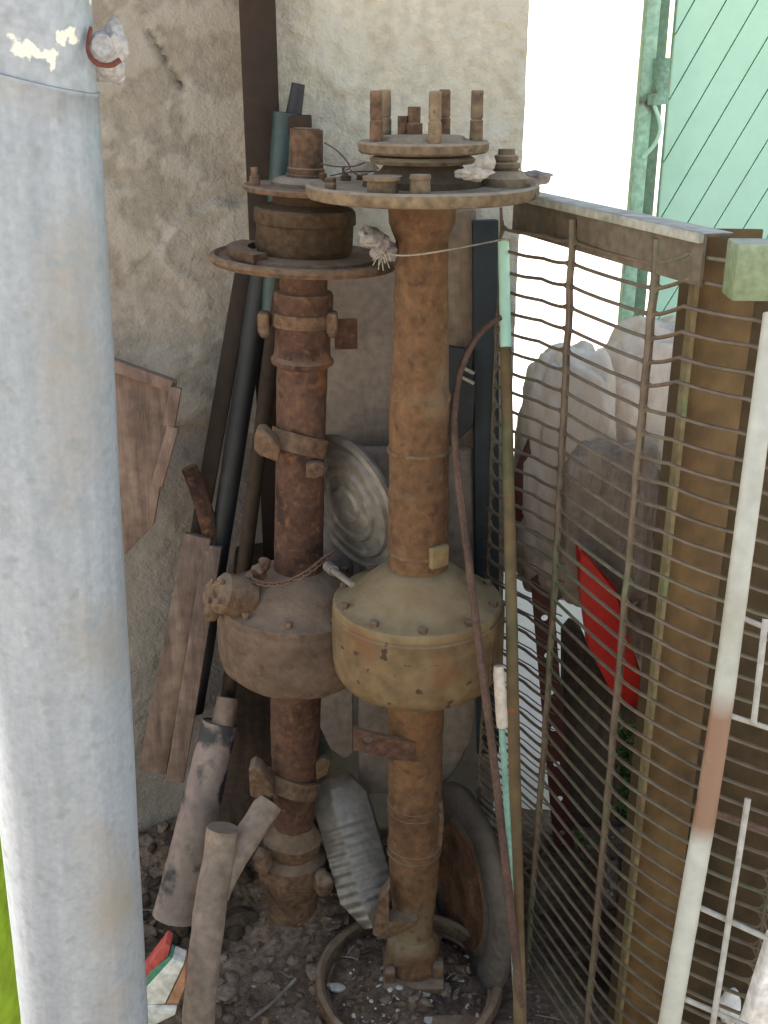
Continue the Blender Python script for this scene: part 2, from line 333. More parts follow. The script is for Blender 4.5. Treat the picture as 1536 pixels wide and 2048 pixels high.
def bolt(p, axis, parent, m, r=.009, h=.008, shank=0, name='bolt', seg=6):
    bm = bmesh.new(); a = Vector(axis).normalized()
    lathe(bm, [(r * .2, 0), (r, 0), (r, h * .8), (r * .85, h), (0, h)], p, a, seg=seg)
    if shank: cyl(bm, Vector(p) + a * h * .9, Vector(p) + a * (h + shank), r * .5, seg=10)
    return link(name, bm, m, parent, 30)

# ------------------------------------------------------------------ ground
bm = bmesh.new()
NX = 40
for a in (1,):
    g = bmesh.ops.create_grid(bm, x_segments=2, y_segments=2, size=400)
gr = link('ground', bm, 'concrete', smooth=False); gr.location = (0, 300, 0); struct(gr)

def dirtz(x, y):
    z = .012 + .012 * fb((x, y, 0), 6, 4) + .006 * fb((x, y, 2), 30, 3) + .0025 * nz((x, y, 5), 120)
    z += .07 * math.exp(-((x + .32) ** 2 + (y - 1.86) ** 2) / .05) + .05 * math.exp(-((x + .15) ** 2 + (y - 1.74) ** 2) / .012)
    z += .05 * math.exp(-((y - 1.95) ** 2) / .012)
    z += .034 * (1 - sstep(math.hypot(x - .045, y - 1.56), .10, .165))
    e = min(1, max(0, (.72 - x) / .1)); e2 = min(1, max(0, (y - .05) / .25)); e3 = min(1, max(0, (2.42 - y) / .1)) if x > .24 else 1
    return .006 + z * e * e2 * e3 * 1.0
bm = bmesh.new(); nx, ny = 210, 215; x0, x1, y0, y1 = -1.35, .74, .0, 2.11; G = []
for j in range(ny + 1):
    row = []
    for i in range(nx + 1):
        x = x0 + (x1 - x0) * i / nx; y = y0 + (y1 - y0) * j / ny; row.append(bm.verts.new((x, y, dirtz(x, y))))
    G.append(row)
for j in range(ny):
    for i in range(nx): bm.faces.new((G[j][i], G[j][i + 1], G[j + 1][i + 1], G[j + 1][i]))
struct(link('dirt_ground', bm, 'dirt', sharp=180))

bm = bmesh.new()
vs = [bm.verts.new(p) for p in ((-6, -8, .003), (5, -8, .003), (5, .6, .003), (-6, .6, .003))]; bm.faces.new(vs)
struct(link('bounce_sheet', bm, 'bounce_ground', smooth=False))  # unseen sheet added near the camera to set the ground bounce

# ------------------------------------------------------------------ walls: a modelled front face on a deep block
def wall(name, A, B, depth, zt, mname, hfun, pfun, dfun, step=.007, zfine=1.95):
    A = Vector((*A, 0)); B = Vector((*B, 0)); u = (B - A); L = u.length; u.normalize(); n = Vector((u.y, -u.x, 0))   # n points to camera side
    if n.y > 0: n = -n
    xs = [L * i / int(L / step) for i in range(int(L / step) + 1)]
    zs = [-.05 + step * i for i in range(int(zfine / step))] + [zfine + .1 * k for k in range(1, 4)] + [2.6, 3.2, 4.0, zt]
    bm = bmesh.new(); pl = bm.verts.layers.float.new('patch'); dl = bm.verts.layers.float.new('low_tone'); G = []
    for z in zs:
        row = []
        for s in xs:
            p = A + u * s + Vector((0, 0, z)); v = bm.verts.new(p + n * hfun(s, z, L)); v[pl] = pfun(s, z, L); v[dl] = dfun(s, z, L); row.append(v)
        G.append(row)
    for a, b in zip(G, G[1:]):
        for i in range(len(xs) - 1): bm.faces.new((a[i], a[i + 1], b[i + 1], b[i]))
    bk = [[bm.verts.new(A + u * s - n * depth + Vector((0, 0, z))) for s in (0, L)] for z in (zs[0], zt)]
    bm.faces.new((bk[0][0], bk[1][0], bk[1][1], bk[0][1]))
    bm.faces.new([r[0] for r in G] + [bk[1][0], bk[0][0]]); bm.faces.new([r[-1] for r in G] + [bk[1][1], bk[0][1]])
    bm.faces.new(G[-1] + [bk[1][1], bk[1][0]]); bm.faces.new(G[0] + [bk[0][1], bk[0][0]])
    return link(name, bm, mname, sharp=60)
WY = 1.97
def h1(s, z, L):
    e = .006 * sstep(s, L - .03, L) * (-1 + fb((s, 0, z), 40, 3) * 1.5)
    return .004 * fb((s, 1, z), 14, 5) + .003 * sstep(fb((s, 3, z * 1.2), 25, 4), -.1, .35) + .0025 * sstep(fb((s, 9, z), 9, 4), .15, .3) + e
def p1(s, z, L): return max(.8 * sstep(fb((s, 9, z), 9, 4), .15, .3), .9 * sstep(s, L - .016 + .012 * nz((s, 2, z), 25), L - .004))
def d1(s, z, L): return .75 * sstep(1.1 - z + .2 * fb((s, 4, z), 6, 3), 0, .4)  # darker towards the bottom
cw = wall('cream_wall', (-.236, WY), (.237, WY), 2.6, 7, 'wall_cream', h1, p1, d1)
tag(cw, 'cream roughcast end wall with flaking white corner, behind the studded axle flange', 'wall')
def crack(s, z):                                             # the slanting crack up left (distance along the wall from its left end)
    a = CR[0]; b = CR[1]; p = Vector((s, z)); ab = b - a; t = max(0, min(1, (p - a).dot(ab) / ab.dot(ab)))
    return (p - a - ab * t).length
LA0, LB0 = Vector((-1.55, 1.72)), Vector((-.236, 2.0)); LU = (LB0 - LA0).normalized(); LL = (LB0 - LA0).length
def onleft(px, py):
    # intersect the view ray with the left wall's plane
    d = Vector(((px - 768) / F, math.cos(PITCH) + (1024 - py) / F * math.sin(PITCH), -math.sin(PITCH) + (1024 - py) / F * math.cos(PITCH)))
    nrm = Vector((LU.y, -LU.x)); t = (LA0.dot(nrm)) / (d.x * nrm.x + d.y * nrm.y)
    q = Vector((d.x * t, d.y * t)); return Vector(((q - LA0).dot(LU), EYE + d.z * t))
CR = (onleft(290, 50), onleft(368, 180)); PA = onleft(400, 405); PB = onleft(330, 560)
LOWZ = onleft(400, 850).y
def shelf(s, z):                                             # thick lower plaster coat with an uneven upper lip
    lim = PA.y + .02 * fb((s, 7, 0), 9, 3) - 1.3 * max(0, PA.x - .02 - s)
    return sstep(lim - z + .01 * fb((s, 2, z), 30, 3), 0, .008)
def h2(s, z, L):
    return .0028 * fb((s, 1, z), 4, 3) + .001 * fb((s, 5, z), 40, 3) + .003 * sstep(fb((s, 3, z), 14, 4), .1, .16) + .012 * shelf(s, z) - .014 * (1 - sstep(crack(s, z) + .003 * nz((s, 0, z), 60), .001, .005)) \
        - .012 * sstep(LOWZ - z + .04 * fb((s, 8, z), 9, 4), 0, .01)
def p2(s, z, L): return .6 * sstep(fb((s, 3, z), 14, 4), .1, .16) + .3 * shelf(s, z) * sstep(fb((s, 5, z), 14, 4), -.1, .3)
def d2(s, z, L): return .8 * sstep(LOWZ - z + .04 * fb((s, 8, z), 9, 4), 0, .02)
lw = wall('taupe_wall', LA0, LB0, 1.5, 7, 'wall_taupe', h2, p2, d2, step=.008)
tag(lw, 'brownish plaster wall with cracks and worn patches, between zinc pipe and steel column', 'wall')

# steel column set in the wall joint
t = thing('steel_column', 'dark brown vertical steel column between cream and brownish walls', 'column', (P(518, 100, 1.9).x, 1.92, 0))
X0 = P(482, 100, 1.9).x; X1 = P(554, 100, 1.9).x
bm = bmesh.new(); box(bm, ((X0 + X1) / 2, 1.9, 3.4), (X1 - X0, .008, 6.8), bev=.001); link('flange', bm, 'column_brown', t)
bm = bmesh.new(); box(bm, ((X0 + X1) / 2, 1.936, 3.4), (.008, .062, 6.8), bev=.001); link('web', bm, 'column_brown', t)

# ------------------------------------------------------------------ right axle
D = 1.6; AX = .054
t = thing('truck_axle', 'orange and olive rusty truck axle standing upright, taller one with five wheel studs', 'axle', (AX, D, 0), 'old truck axles')
B0 = (AX, D, 0); Z = lambda y, d=D: H(y, d)
def L1(name, prof, m, jit=.0015, js=30, seg=56, **k): return link(name, LA(prof, B0, jit=jit, js=js, seg=seg, **k), m, t)
zt = 1.452   # brake plate level
L1('upper_tube', [(0, .83), (.0475, .85), (.0475, 1.0), (.046, 1.004), (.046, 1.155), (.0435, 1.16), (.0415, 1.22), (.0375, 1.38), (.047, 1.405), (.05, 1.45), (0, 1.45)], 'orange_rust', .0007, 45)
for py, r in ((810, .0455), (918, .0475), (1122, .0485)):
    zz = H(py, D - .045); L1('weld_seam', [(r - .004, zz - .005), (r + .0012, zz - .003), (r + .0022, zz), (r + .0012, zz + .003), (r - .004, zz + .005)], 'orange_rust', .0022, 90, step=.003)
L1('brake_plate', [(.03, zt - .012), (.152, zt - .013), (.160, zt - .011), (.163, zt - .006), (.163, zt + .004), (.158, zt + .007), (.152, zt + .003), (.14, zt + .002), (.07, zt + .004), (.06, zt + .004)], 'dusty_olive', .0012, seg=80)
L1('hub', [(.03, zt), (.085, zt + .003), (.082, zt + .012), (.06, zt + .024), (.052, zt + .034), (.052, zt + .045), (.03, zt + .045)], 'shaded_rust', .001)  # shade below the flange is put into the hub's dark colour
L1('shim_plate', [(.03, 1.486), (.072, 1.486), (.074, 1.491), (.068, 1.495), (.03, 1.495)], 'dusty_olive', .004, 20)
hz = H(300, D - .09)
L1('hub_flange', [(.02, hz - .009), (.086, hz - .009), (.09, hz - .006), (.091, hz + .004), (.088, hz + .007), (.06, hz + .008), (.056, hz + .013), (.03, hz + .014), (0, hz + .014)], 'dusty_olive', .0008, seg=72)
for k in range(5):
    a = R(-8 + 72 * k); p = Vector((AX + .073 * math.cos(a), D + .073 * math.sin(a), hz + .006))
    bm = bmesh.new(); h = .066
    lathe(bm, [(.0075, 0), (.0092, .001), (.0088, h * .42), (.0076, h * .43), (.0076, h * .46), (.0086, h * .47), (.0082, h - .002), (.007, h), (0, h)], p, seg=20, jit=.0004, js=200, step=.004)
    link('wheel_stud', bm, 'brown_rust' if k % 2 else 'dusty_olive', t)
bm = bmesh.new(); q = Vector((AX - .012, D + .03, hz + .01))
lathe(bm, [(.012, 0), (.012, .018), (.009, .019), (.009, .04), (0, .04)], q, seg=18); lathe(bm, [(.007, 0), (.007, .028), (0, .028)], q + Vector((-.016, .0, 0)), seg=14)
link('spindle', bm, 'brown_rust', t)
# things on the plate: cap, nuts, raised boss at right
def onplate(px, py):
    e = math.tan(elev(py)); d = (EYE - zt - .004) / e; return P(px, py, d)
for (px, dd, r, h, capr) in ((765, 1.49, .021, .022, .026), (840, 1.475, .0135, .025, 0)):
    p = Vector(((px - 768) / F * (dd * .929 + .16 * .37), dd, zt + .003)); bm = bmesh.new()
    pr = [(r * .95, 0), (r, .003), (r * .95, h * .75)]
    pr += [(capr, h * .78), (capr, h), (0, h)] if capr else [(r * 1.05, h * .8), (r, h), (0, h)]
    lathe(bm, pr, p, seg=24, jit=.0008, js=80); link('plate_bolt', bm, 'dusty_olive', t)
p = Vector((P(1010, 370, 1.6).x, 1.6, zt + .002)); bm = bmesh.new()
lathe(bm, [(.036, 0), (.034, .012), (.03, .014), (.026, .02), (.016, .022), (.02, .026), (.02, .031), (.014, .033), (.017, .036), (.017, .041), (.012, .043), (.012, .05), (0, .05)], p, seg=28, jit=.001, js=60, step=.004)
link('adjuster', bm, 'dusty_olive', t)
for k in (20, 70, 130, 165, 200):
    a = R(k); bolt((AX + .135 * math.cos(a), D + .135 * math.sin(a), zt + .003), (0, 0, 1), t, 'brown_rust', .008, .008)
# differential
def crease(r, z, th): return r
L1('cover', [(.049, .872), (.06, .866), (.112, .822), (.126, .817), (.134, .815), (.1365, .811), (.1365, .802), (.12, .80)], 'olive_paint', .0008, 18, seg=80)
L1('housing', [(.12, .804), (.135, .802), (.1355, .799), (.1385, .796), (.139, .74), (.1385, .712), (.136, .696), (.129, .682), (.116, .673), (.104, .668), (.06, .666), (.05, .66)], 'housing_tan', .001, 18, seg=80)
for k in range(10):
    a = R(-160 + 36 * k); bolt((AX + .124 * math.cos(a), D + .124 * math.sin(a), .8165), (0, 0, 1), t, 'brown_rust', .0075, .009)
for k in range(8):
    a = R(-150 + 45 * k + 12); bolt((AX + .098 * math.cos(a), D + .098 * math.sin(a), .672), (0, 0, -1), t, 'housing_tan', .008, .012)
# raised casting boss and the plane side at the right of the housing
a = R(-63); d = Vector((math.cos(a), math.sin(a), 0)); p = Vector((AX, D, .715)) + d * .126
link('plug_boss', LA([(.02, -.01), (.019, .004), (.014, .007), (.006, .007), (.0055, .003), (0, .003)], p, d, seg=20, jit=.001, js=80), 'dusty_olive', t)
bm = bmesh.new(); arcband(bm, B0, (0, 0, 1), .1345, .1415, .70, .800, -36, 40, 14, .001); link('side_rib', bm, 'housing_tan', t)
bm = bmesh.new(); a = R(-52); box(bm, Vector((AX + .05 * math.cos(a), D + .05 * math.sin(a), .905)), (.034, .012, .035), Matrix.Rotation(R(38), 3, 'Z'), .003); link('breather_lug', bm, 'olive_paint', t)
L1('lower_tube', [(.05, .672), (.049, .655), (.047, .60), (.046, .5), (.0465, .35), (.044, .25), (.037, .17), (.036, .13), (.047, .118), (.05, .10), (.048, .085), (.052, .075), (.052, .02), (0, .0)], 'orange_rust', .001, 40)
for z in (.42, .405, .33, .315): L1('weld_seam', [(.043, z - .004), (.048, z - .002), (.0485, z + .002), (.043, z + .004)], 'orange_rust', .0022, 60, step=.003)
bm = bmesh.new(); box(bm, (AX, D - .012, .045), (.112, .11, .03), bev=.004); box(bm, (AX - .043, D - .045, .07), (.02, .02, .03), bev=.004); box(bm, (AX + .045, D - .03, .072), (.022, .03, .034), bev=.005)
link('foot_flange', bm, 'brown_rust', t)
# shackle bracket with a hole, left of the lower tube
bp = [P(706, 1457, 1.545), P(790, 1478, 1.545), P(832, 1486, 1.55), P(832, 1524, 1.55), P(790, 1520, 1.545), P(706, 1500, 1.545)]
bm = bmesh.new(); c = P(736, 1482, 1.545); r = .009
# plate with a round hole: two half rings bridged to the outline
def holed(bm, outline, c, r, th, n=16):
    V = lambda v: bm.verts.new(v)
    ang = lambda v: math.atan2(v.z - c.z, v.x - c.x); out = []
    pts = []
    m_ = len(outline)
    for i in range(m_):
        a_ = outline[i]; b_ = outline[(i + 1) % m_]
        for k in range(6): pts.append(a_.lerp(b_, k / 6))
    pts.sort(key=ang); n = len(pts)
    hole = [c + Vector((math.cos(ang(p)) * r, 0, math.sin(ang(p)) * r)) for p in pts]
    dv = Vector((0, th, 0))
    A = [V(p) for p in pts]; Hh = [V(p) for p in hole]; A2 = [V(p + dv) for p in pts]; H2 = [V(p + dv) for p in hole]
    for i in range(n):
        j = (i + 1) % n
        bm.faces.new((A[i], A[j], Hh[j], Hh[i])); bm.faces.new((A2[i], H2[i], H2[j], A2[j]))
        bm.faces.new((A[i], A2[i], A2[j], A[j])); bm.faces.new((Hh[i], Hh[j], H2[j], H2[i]))
holed(bm, bp, c, r, .008); link('shackle_bracket', bm, 'purple_rust', t)
bm = bmesh.new(); prism(bm, PO([(780, 1775), (760, 1800), (745, 1870), (770, 1880), (800, 1868), (835, 1850), (835, 1838), (775, 1845)], 1.545), .03, .002); link('lower_bracket', bm, 'brown_rust', t)
bm = bmesh.new(); tube(bm, [P(882, 1605, 1.56), P(884, 1640, 1.555), P(880, 1690, 1.56)], .004, 6); link('brake_pipe', bm, 'brown_rust', t)

# ------------------------------------------------------------------ left axle, leaning a little
DL = 1.72; AV = Vector((.046, 0, 1)).normalized(); LB = Vector((-.1845, DL, 0))
t = thing('truck_axle', 'purple-brown rusty truck axle leaning upright left of the studded one, wide disc near its top', 'axle', LB, 'old truck axles')
def on(z): return LB + AV * (z / AV.z)
def Zl(y, r=0): return H(y, DL - r)
def L2(name, prof, m, jit=.0015, js=30, seg=52, off=(0, 0, 0), **k): return link(name, LA(prof, LB + Vector(off), AV, jit=jit, js=js, seg=seg, **k), m, t)
za = Zl(368); zb = Zl(338, .03)
L2('spindle', [(.03, za), (.03, Zl(350, .03)), (.028, Zl(349, .03)), (.028, zb), (.026, zb + .002), (.0245, Zl(258, .025)), (.02, Zl(257)), (.02, Zl(254)), (0, Zl(254))], 'brown_rust', .0008)
L2('seal_collar', [(.03, za - .002), (.052, za - .001), (.051, za + .004), (.044, za + .01), (.03, za + .012)], 'dusty_olive', .0008)
L2('bearing_plate', [(.03, za - .01), (.09, za - .01), (.0935, za - .007), (.0935, za - .003), (.091, za - .001), (.03, za - .001)], 'brown_rust', .001, seg=64)
for a_, r_, h in ((200, .078, .03), (-62, .062, .024), (-28, .07, .032), (-8, .085, .02)):
    a = R(a_); p = on(za) + Vector((r_ * math.cos(a), r_ * math.sin(a), -.004)); bm = bmesh.new()
    lathe(bm, [(.008, 0), (.008, h * .6), (.0055, h * .62), (.0055, h), (0, h)], p, seg=14, jit=.0006, js=100); link('stud', bm, 'brown_rust', t)
L2('brake_drum', [(.05, za - .009), (.05, Zl(412, .05)), (.074, Zl(425, .08)), (.078, Zl(432, .08)), (.078, Zl(455, .08)), (.074, Zl(460, .08)), (.075, Zl(505, .08)), (.07, Zl(520, .08)), (.04, Zl(520, .08))], 'shaded_rust', .002)  # drum coloured dark to stand for the shade beneath the plate
zd = Zl(512)
L2('wheel_disc', [(.05, zd - .012), (.13, zd - .012), (.142, zd - .01), (.146, zd - .004), (.144, zd + .002), (.138, zd + .004), (.132, zd - .0005), (.112, zd - .0005), (.11, zd + .004), (.08, zd + .006)], 'brown_rust', .0012, seg=72)
bm = bmesh.new(); arcband(bm, on(zd - .001) , AV, .086, .118, .0, .014, 150, 235, 16, .002); link('lining_segment', bm, 'brown_rust', t)
zs = [Zl(q, .045) for q in (548, 590, 600, 628, 640, 662, 668, 722, 730, 738)]
L2('upper_tube', [(.037, zs[0] + .01), (.037, zs[1]), (.045, zs[1] - .002), (.047, zs[2]), (.046, zs[3]), (.043, zs[4]), (.045, zs[5]), (.043, zs[6]), (.045, zs[7]), (.05, zs[8]), (.049, zs[9]), (.0405, zs[9] - .006),
                   (.0405, 1.0), (.042, .80), (0, .79)], 'purple_rust', .0012, 40)
L2('clamp_ring', [(.044, Zl(632, .05)), (.051, Zl(634, .05)), (.052, Zl(660, .05)), (.044, Zl(662, .05))], 'brown_rust', .0015)
for px, w_ in ((528, 18), (664, 16)):
    p = P(px, 645, DL - .02); bm = bmesh.new(); box(bm, p, (.018, .03, .034), bev=.005); blob(bm, p + Vector((0, -.012, -.014)), (.008, .008, .008), 2, .2, 60); link('clamp_lug', bm, 'brown_rust', t)
bm = bmesh.new(); box(bm, P(692, 668, DL + .01), (.036, .008, .048), Matrix.Rotation(R(8), 3, 'Z'), .001); link('mounting_ear', bm, 'purple_rust', t)
def saddle(pyf, ang0, ang1, r, hh, ear, parent, ez=0):
    zc = Zl(pyf, r); b = on(zc); bm = bmesh.new()
    arcband(bm, b, Vector((.28, .25, 1)), r, r + .01, -hh / 2, hh / 2, ang0, ang1, 18, .0012)
    link('spring_saddle', bm, 'brown_rust', parent)
    bm = bmesh.new(); prism(bm, ear, .035, .003); link('saddle_ear', bm, 'brown_rust', parent)
saddle(900, 185, 335, .041, .03, PO([(508, 872), (514, 860), (528, 860), (548, 880), (560, 900), (556, 925), (520, 912), (508, 900)], 1.655), t)
bm = bmesh.new(); prism(bm, PO([(612, 928), (632, 926), (648, 934), (648, 950), (630, 958), (612, 955)], 1.665), .02, .002); link('saddle_pad', bm, 'brown_rust', t)
saddle(1590, 185, 330, .044, .032, PO([(497, 1540), (508, 1533), (522, 1540), (545, 1575), (548, 1590), (530, 1610), (500, 1592)], 1.655), t)
bm = bmesh.new(); prism(bm, PO([(630, 1525), (645, 1518), (662, 1524), (655, 1550), (632, 1562)], 1.70), .02, .003); link('saddle_ear', bm, 'brown_rust', t)
zf = .752
L2('cover', [(.043, zf + .062), (.056, zf + .058), (.09, zf + .04), (.116, zf + .012), (.13, zf + .008), (.1385, zf + .006), (.14, zf), (.139, zf - .008), (.12, zf - .01)], 'dusty_mauve', .0014, 20, seg=76)
L2('housing', [(.12, zf - .006), (.137, zf - .009), (.139, zf - .014), (.139, zf - .06), (.1375, zf - .095), (.132, zf - .115), (.116, zf - .13), (.1, zf - .136), (.055, zf - .14), (.05, zf - .15)], 'dusty_mauve', .0016, 20, seg=76)
for k in range(10):
    a = R(-165 + 36 * k); p = on(zf + .011) + Vector((.124 * math.cos(a), .124 * math.sin(a), -.046 * .124 * math.cos(a))); bolt(p, AV, t, 'brown_rust', .0075, .009)
for k in range(8):
    a = R(-140 + 45 * k); p = on(zf - .13) + Vector((.092 * math.cos(a), .092 * math.sin(a), 0)); bolt(p, -AV, t, 'brown_rust', .008, .011)
for px, py, r_ in ((532, 1338, .011), (645, 1318, .012), (615, 1290, .007)):
    x_ = (px - 592) / F * 1.9; y_ = -math.sqrt(max(.0001, .128 ** 2 - x_ ** 2)); p = Vector((on(.68).x + x_, DL + y_, H(py, DL + y_))); d = Vector((x_, y_, -.02)).normalized()
    link('casting_boss', LA([(r_ * 1.3, -.012), (r_ * 1.2, .002), (r_ * .8, .005), (r_ * .5, .005), (r_ * .45, -.002), (0, -.002)], p, d, seg=16, jit=.001, js=80), 'purple_rust', t)
bm = bmesh.new(); c = P(440, 1185, 1.64)
lathe(bm, [(.034, -.03), (.036, 0), (.034, .022), (.026, .03), (.012, .032), (.01, .026), (0, .026)], c + Vector((.02, .01, -.01)), Vector((-.8, -.45, .45)), seg=28, jit=.0012, js=60)
for k in range(4):
    q0 = Vector((-.8, -.45, .45)).normalized(); _a, _u, _v = frame(q0); pp = c + Vector((.02, .01, -.01)) + q0 * .028 + (_u * math.cos(k * 1.57 + .5) + _v * math.sin(k * 1.57 + .5)) * .023; cyl(bm, pp, pp + q0 * .009, .005, .005, 6)
cyl(bm, P(425, 1190, 1.645), P(500, 1190, 1.70), .026, .03, 18, .002); blob(bm, P(424, 1222, 1.65), (.014, .014, .018), 3, .15, 30, 5)
link('pinion_flange', bm, 'brown_rust', t)
L2('lower_tube', [(.052, .615), (.047, .60), (.046, .55), (.044, .45), (.038, .30), (.034, .235), (.034, .21)], 'purple_rust', .001, 40)
zr = [Zl(q, .06) for q in (1700, 1712, 1730, 1742, 1752, 1780, 1800, 1812, 1822)]
L2('axle_end', [(.033, zr[0] + .02), (.046, zr[0]), (.056, zr[1]), (.054, zr[2]), (.047, zr[3]), (.062, zr[4]), (.066, zr[5]), (.06, zr[6]), (.056, zr[7]), (.05, zr[8]), (.046, .02), (0, 0)], 'brown_rust', .004, 30)
for px, py in ((645, 1765), (526, 1722)):
    bm = bmesh.new(); blob(bm, P(px, py, 1.67), (.018, .02, .026), 3, .4, 40, px); link('end_lug', bm, 'brown_rust', t)

# ------------------------------------------------------------------ small things on and about the axles
bm = bmesh.new()                                             # rusty chain round the left tube
cpts = [P(505, 1160, 1.66), P(530, 1168, 1.63), P(570, 1166, 1.615), P(610, 1148, 1.62), P(640, 1125, 1.64), P(662, 1108, 1.66)]
cp = smoothpath(cpts, 5)
for i in range(len(cp) - 1):
    a_ = cp[i]; b_ = cp[i + 1]; mid = (a_ + b_) / 2; tg = (b_ - a_).normalized(); up = Vector((0, -.4, .9)) if i % 2 else Vector((0, .9, .4)); s_ = tg.cross(up).normalized()
    ring = [mid + tg * math.cos(2 * math.pi * k / 10) * .0085 + s_ * math.sin(2 * math.pi * k / 10) * .0048 for k in range(11)]
    tube(bm, ring, .0016, 5)
tag(origin(link('chain', bm, 'purple_rust'), cpts[0]), 'rusty chain looped round the left axle just above its round housing', 'chain')
bm = bmesh.new(); blob(bm, P(518, 1145, 1.67), (.012, .01, .015), 3, .5, 60, 3); blob(bm, P(530, 1128, 1.675), (.01, .01, .013), 3, .5, 60, 4)
tag(origin(link('rust_lump', bm, 'purple_rust'), P(520, 1150, 1.67)), 'crumbling rust lump at the chain end, left of the left axle tube', 'scrap')
bm = bmesh.new(); cyl(bm, P(652, 1130, 1.62), P(705, 1170, 1.55), .006, .005, 10); cyl(bm, P(655, 1132, 1.62), P(668, 1142, 1.60), .009, .009, 10)
tag(origin(link('bolt_rod', bm, 'pan_grey'), P(680, 1160, 1.58)), 'pale metal rod wedged between the two round axle housings', 'rod')
bm = bmesh.new()
for i in range(5): blob(bm, P(735 + i * 11, 468 + i * 10, 1.55 + .012 * i), (.014, .014, .012), 3, .8, 45, i)
rg = link('plastic_scrap', bm, 'rag'); tag(origin(rg, P(760, 500, 1.57)), 'crumpled dirty grey plastic scrap hanging beside the left axle disc', 'scrap')
bm = bmesh.new()
for i in range(12):
    a_ = P(765 + random.uniform(-8, 8), 505 + random.uniform(-8, 8), 1.54); b_ = P(768 + random.uniform(-25, 20), 530 + random.uniform(-15, 15), 1.53); tube(bm, [a_, (a_ + b_) / 2 + Vector((0, -.002, .002)), b_], .0006, 4)
tag(origin(link('straw_tuft', bm, 'straw'), P(768, 520, 1.54)), 'tuft of pale dry straw sticking out of the grey scrap', 'straw')
bm = bmesh.new()
for pts in ([(648, 285), (672, 300), (690, 318), (700, 335), (690, 340)], [(640, 327), (670, 333), (705, 333), (730, 325)], [(660, 352), (690, 346), (720, 343), (755, 343), (775, 338)], [(700, 340), (720, 352), (735, 348)]):
    tube(bm, smoothpath([P(x, y, 1.62) for x, y in pts], 6), .0011, 5)
tag(origin(link('wire_tangle', bm, 'wire'), P(700, 340, 1.62)), 'thin dark wires trailing between the left spindle and the studded hub', 'wire')
bm = bmesh.new(); prism(bm, PO([(688, 340), (705, 318), (745, 325), (760, 338), (735, 348), (700, 352)], 1.66), .01, .001); tag(origin(link('paper_scrap', bm, 'paper'), P(720, 345, 1.66)), 'pale flat scrap lying among wires left of the hub', 'paper')
bm = bmesh.new()
blob(bm, P(948, 346, 1.51), (.022, .014, .009), 4, .7, 50, 3); blob(bm, P(968, 326, 1.53), (.012, .01, .013), 4, .7, 50, 8)
tag(origin(link('crumbled_plaster', bm, 'paper'), P(950, 352, 1.51)), 'whitish crumpled lump on the brake plate right of the studded hub', 'scrap')
bm = bmesh.new(); prism(bm, PO([(1046, 349), (1078, 343), (1104, 352), (1098, 368), (1075, 371), (1050, 366)], 1.68), .04, .003); blob(bm, P(1075, 350, 1.69), (.022, .015, .005), 3, .4, 50, 3)
tag(origin(link('broken_tile', bm, 'rag'), P(1075, 370, 1.7)), 'dark chipped tile piece lying on the fence rail beside the wall corner', 'tile')
bm = bmesh.new(); tube(bm, smoothpath([P(775, 506, 1.54), P(800, 511, 1.545), P(845, 508, 1.55), P(900, 499, 1.56), P(960, 488, 1.63), P(1010, 478, 1.72)], 6), .0013, 5)
tag(origin(link('string', bm, 'straw'), P(900, 500, 1.56)), 'thin pale string tied round the top of the orange axle tube', 'string')

# ------------------------------------------------------------------ clutter behind the axles
def leaning(name, a, b, r, m, label, cat, seg=20, jit=.001, cap=None):
    bm = bmesh.new(); n = 14; pts = [Vector(a).lerp(Vector(b), i / n) for i in range(n + 1)]
    tube(bm, pts, r, seg, jit, 20); return tag(origin(link(name, bm, m), b), label, cat)
# brown angle bar
bm = bar(P(494, 508, 1.9), P(322, 1500, 1.86), .03, .012); p_ = P(322, 1500, 1.86)
tag(origin(link('steel_bar', bm, 'column_brown'), p_), 'long dark brown flat bar leaning left of the black pipe', 'bar')
leaning('black_pipe', P(530, 508, 1.87), P(388, 1420, 1.86), .019, 'black_blue', 'black leaning pipe between the brown bar and left axle', 'pipe')
leaning('thin_pole', P(560, 560, 1.85), P(440, 1520, 1.83), .0135, 'dark_brown', 'thin brown pole leaning directly behind the left axle', 'pole')
t2 = thing('teal_pole', 'dark teal pole with a black square-collared tip rising behind the left spindle', 'pole', P(560, 520, 1.88))
bm = bmesh.new(); tube(bm, [P(572, 225, 1.86).lerp(P(545, 640, 1.86), i / 8) for i in range(9)], .021, 16); link('shaft', bm, 'dark_teal', t2)
bm = bmesh.new(); cyl(bm, P(597, 167, 1.86), P(582, 262, 1.86), .0105, .014, 14); link('tip', bm, 'black_blue', t2)
bm = bmesh.new(); box(bm, P(598, 250, 1.855), (.04, .03, .03), bev=.003); link('collar', bm, 'dark_brown', t2)
bm = bmesh.new(); tube(bm, smoothpath([P(378, 934, 1.84), P(398, 985, 1.845), P(420, 1060, 1.85), P(432, 1120, 1.86)], 5), (.0145, .017), 16, .001, flat=.6)
tag(origin(link('lever', bm, 'purple_rust'), P(432, 1120, 1.86)), 'flat rusty lever with rounded end poking out left of the brown bar', 'lever')
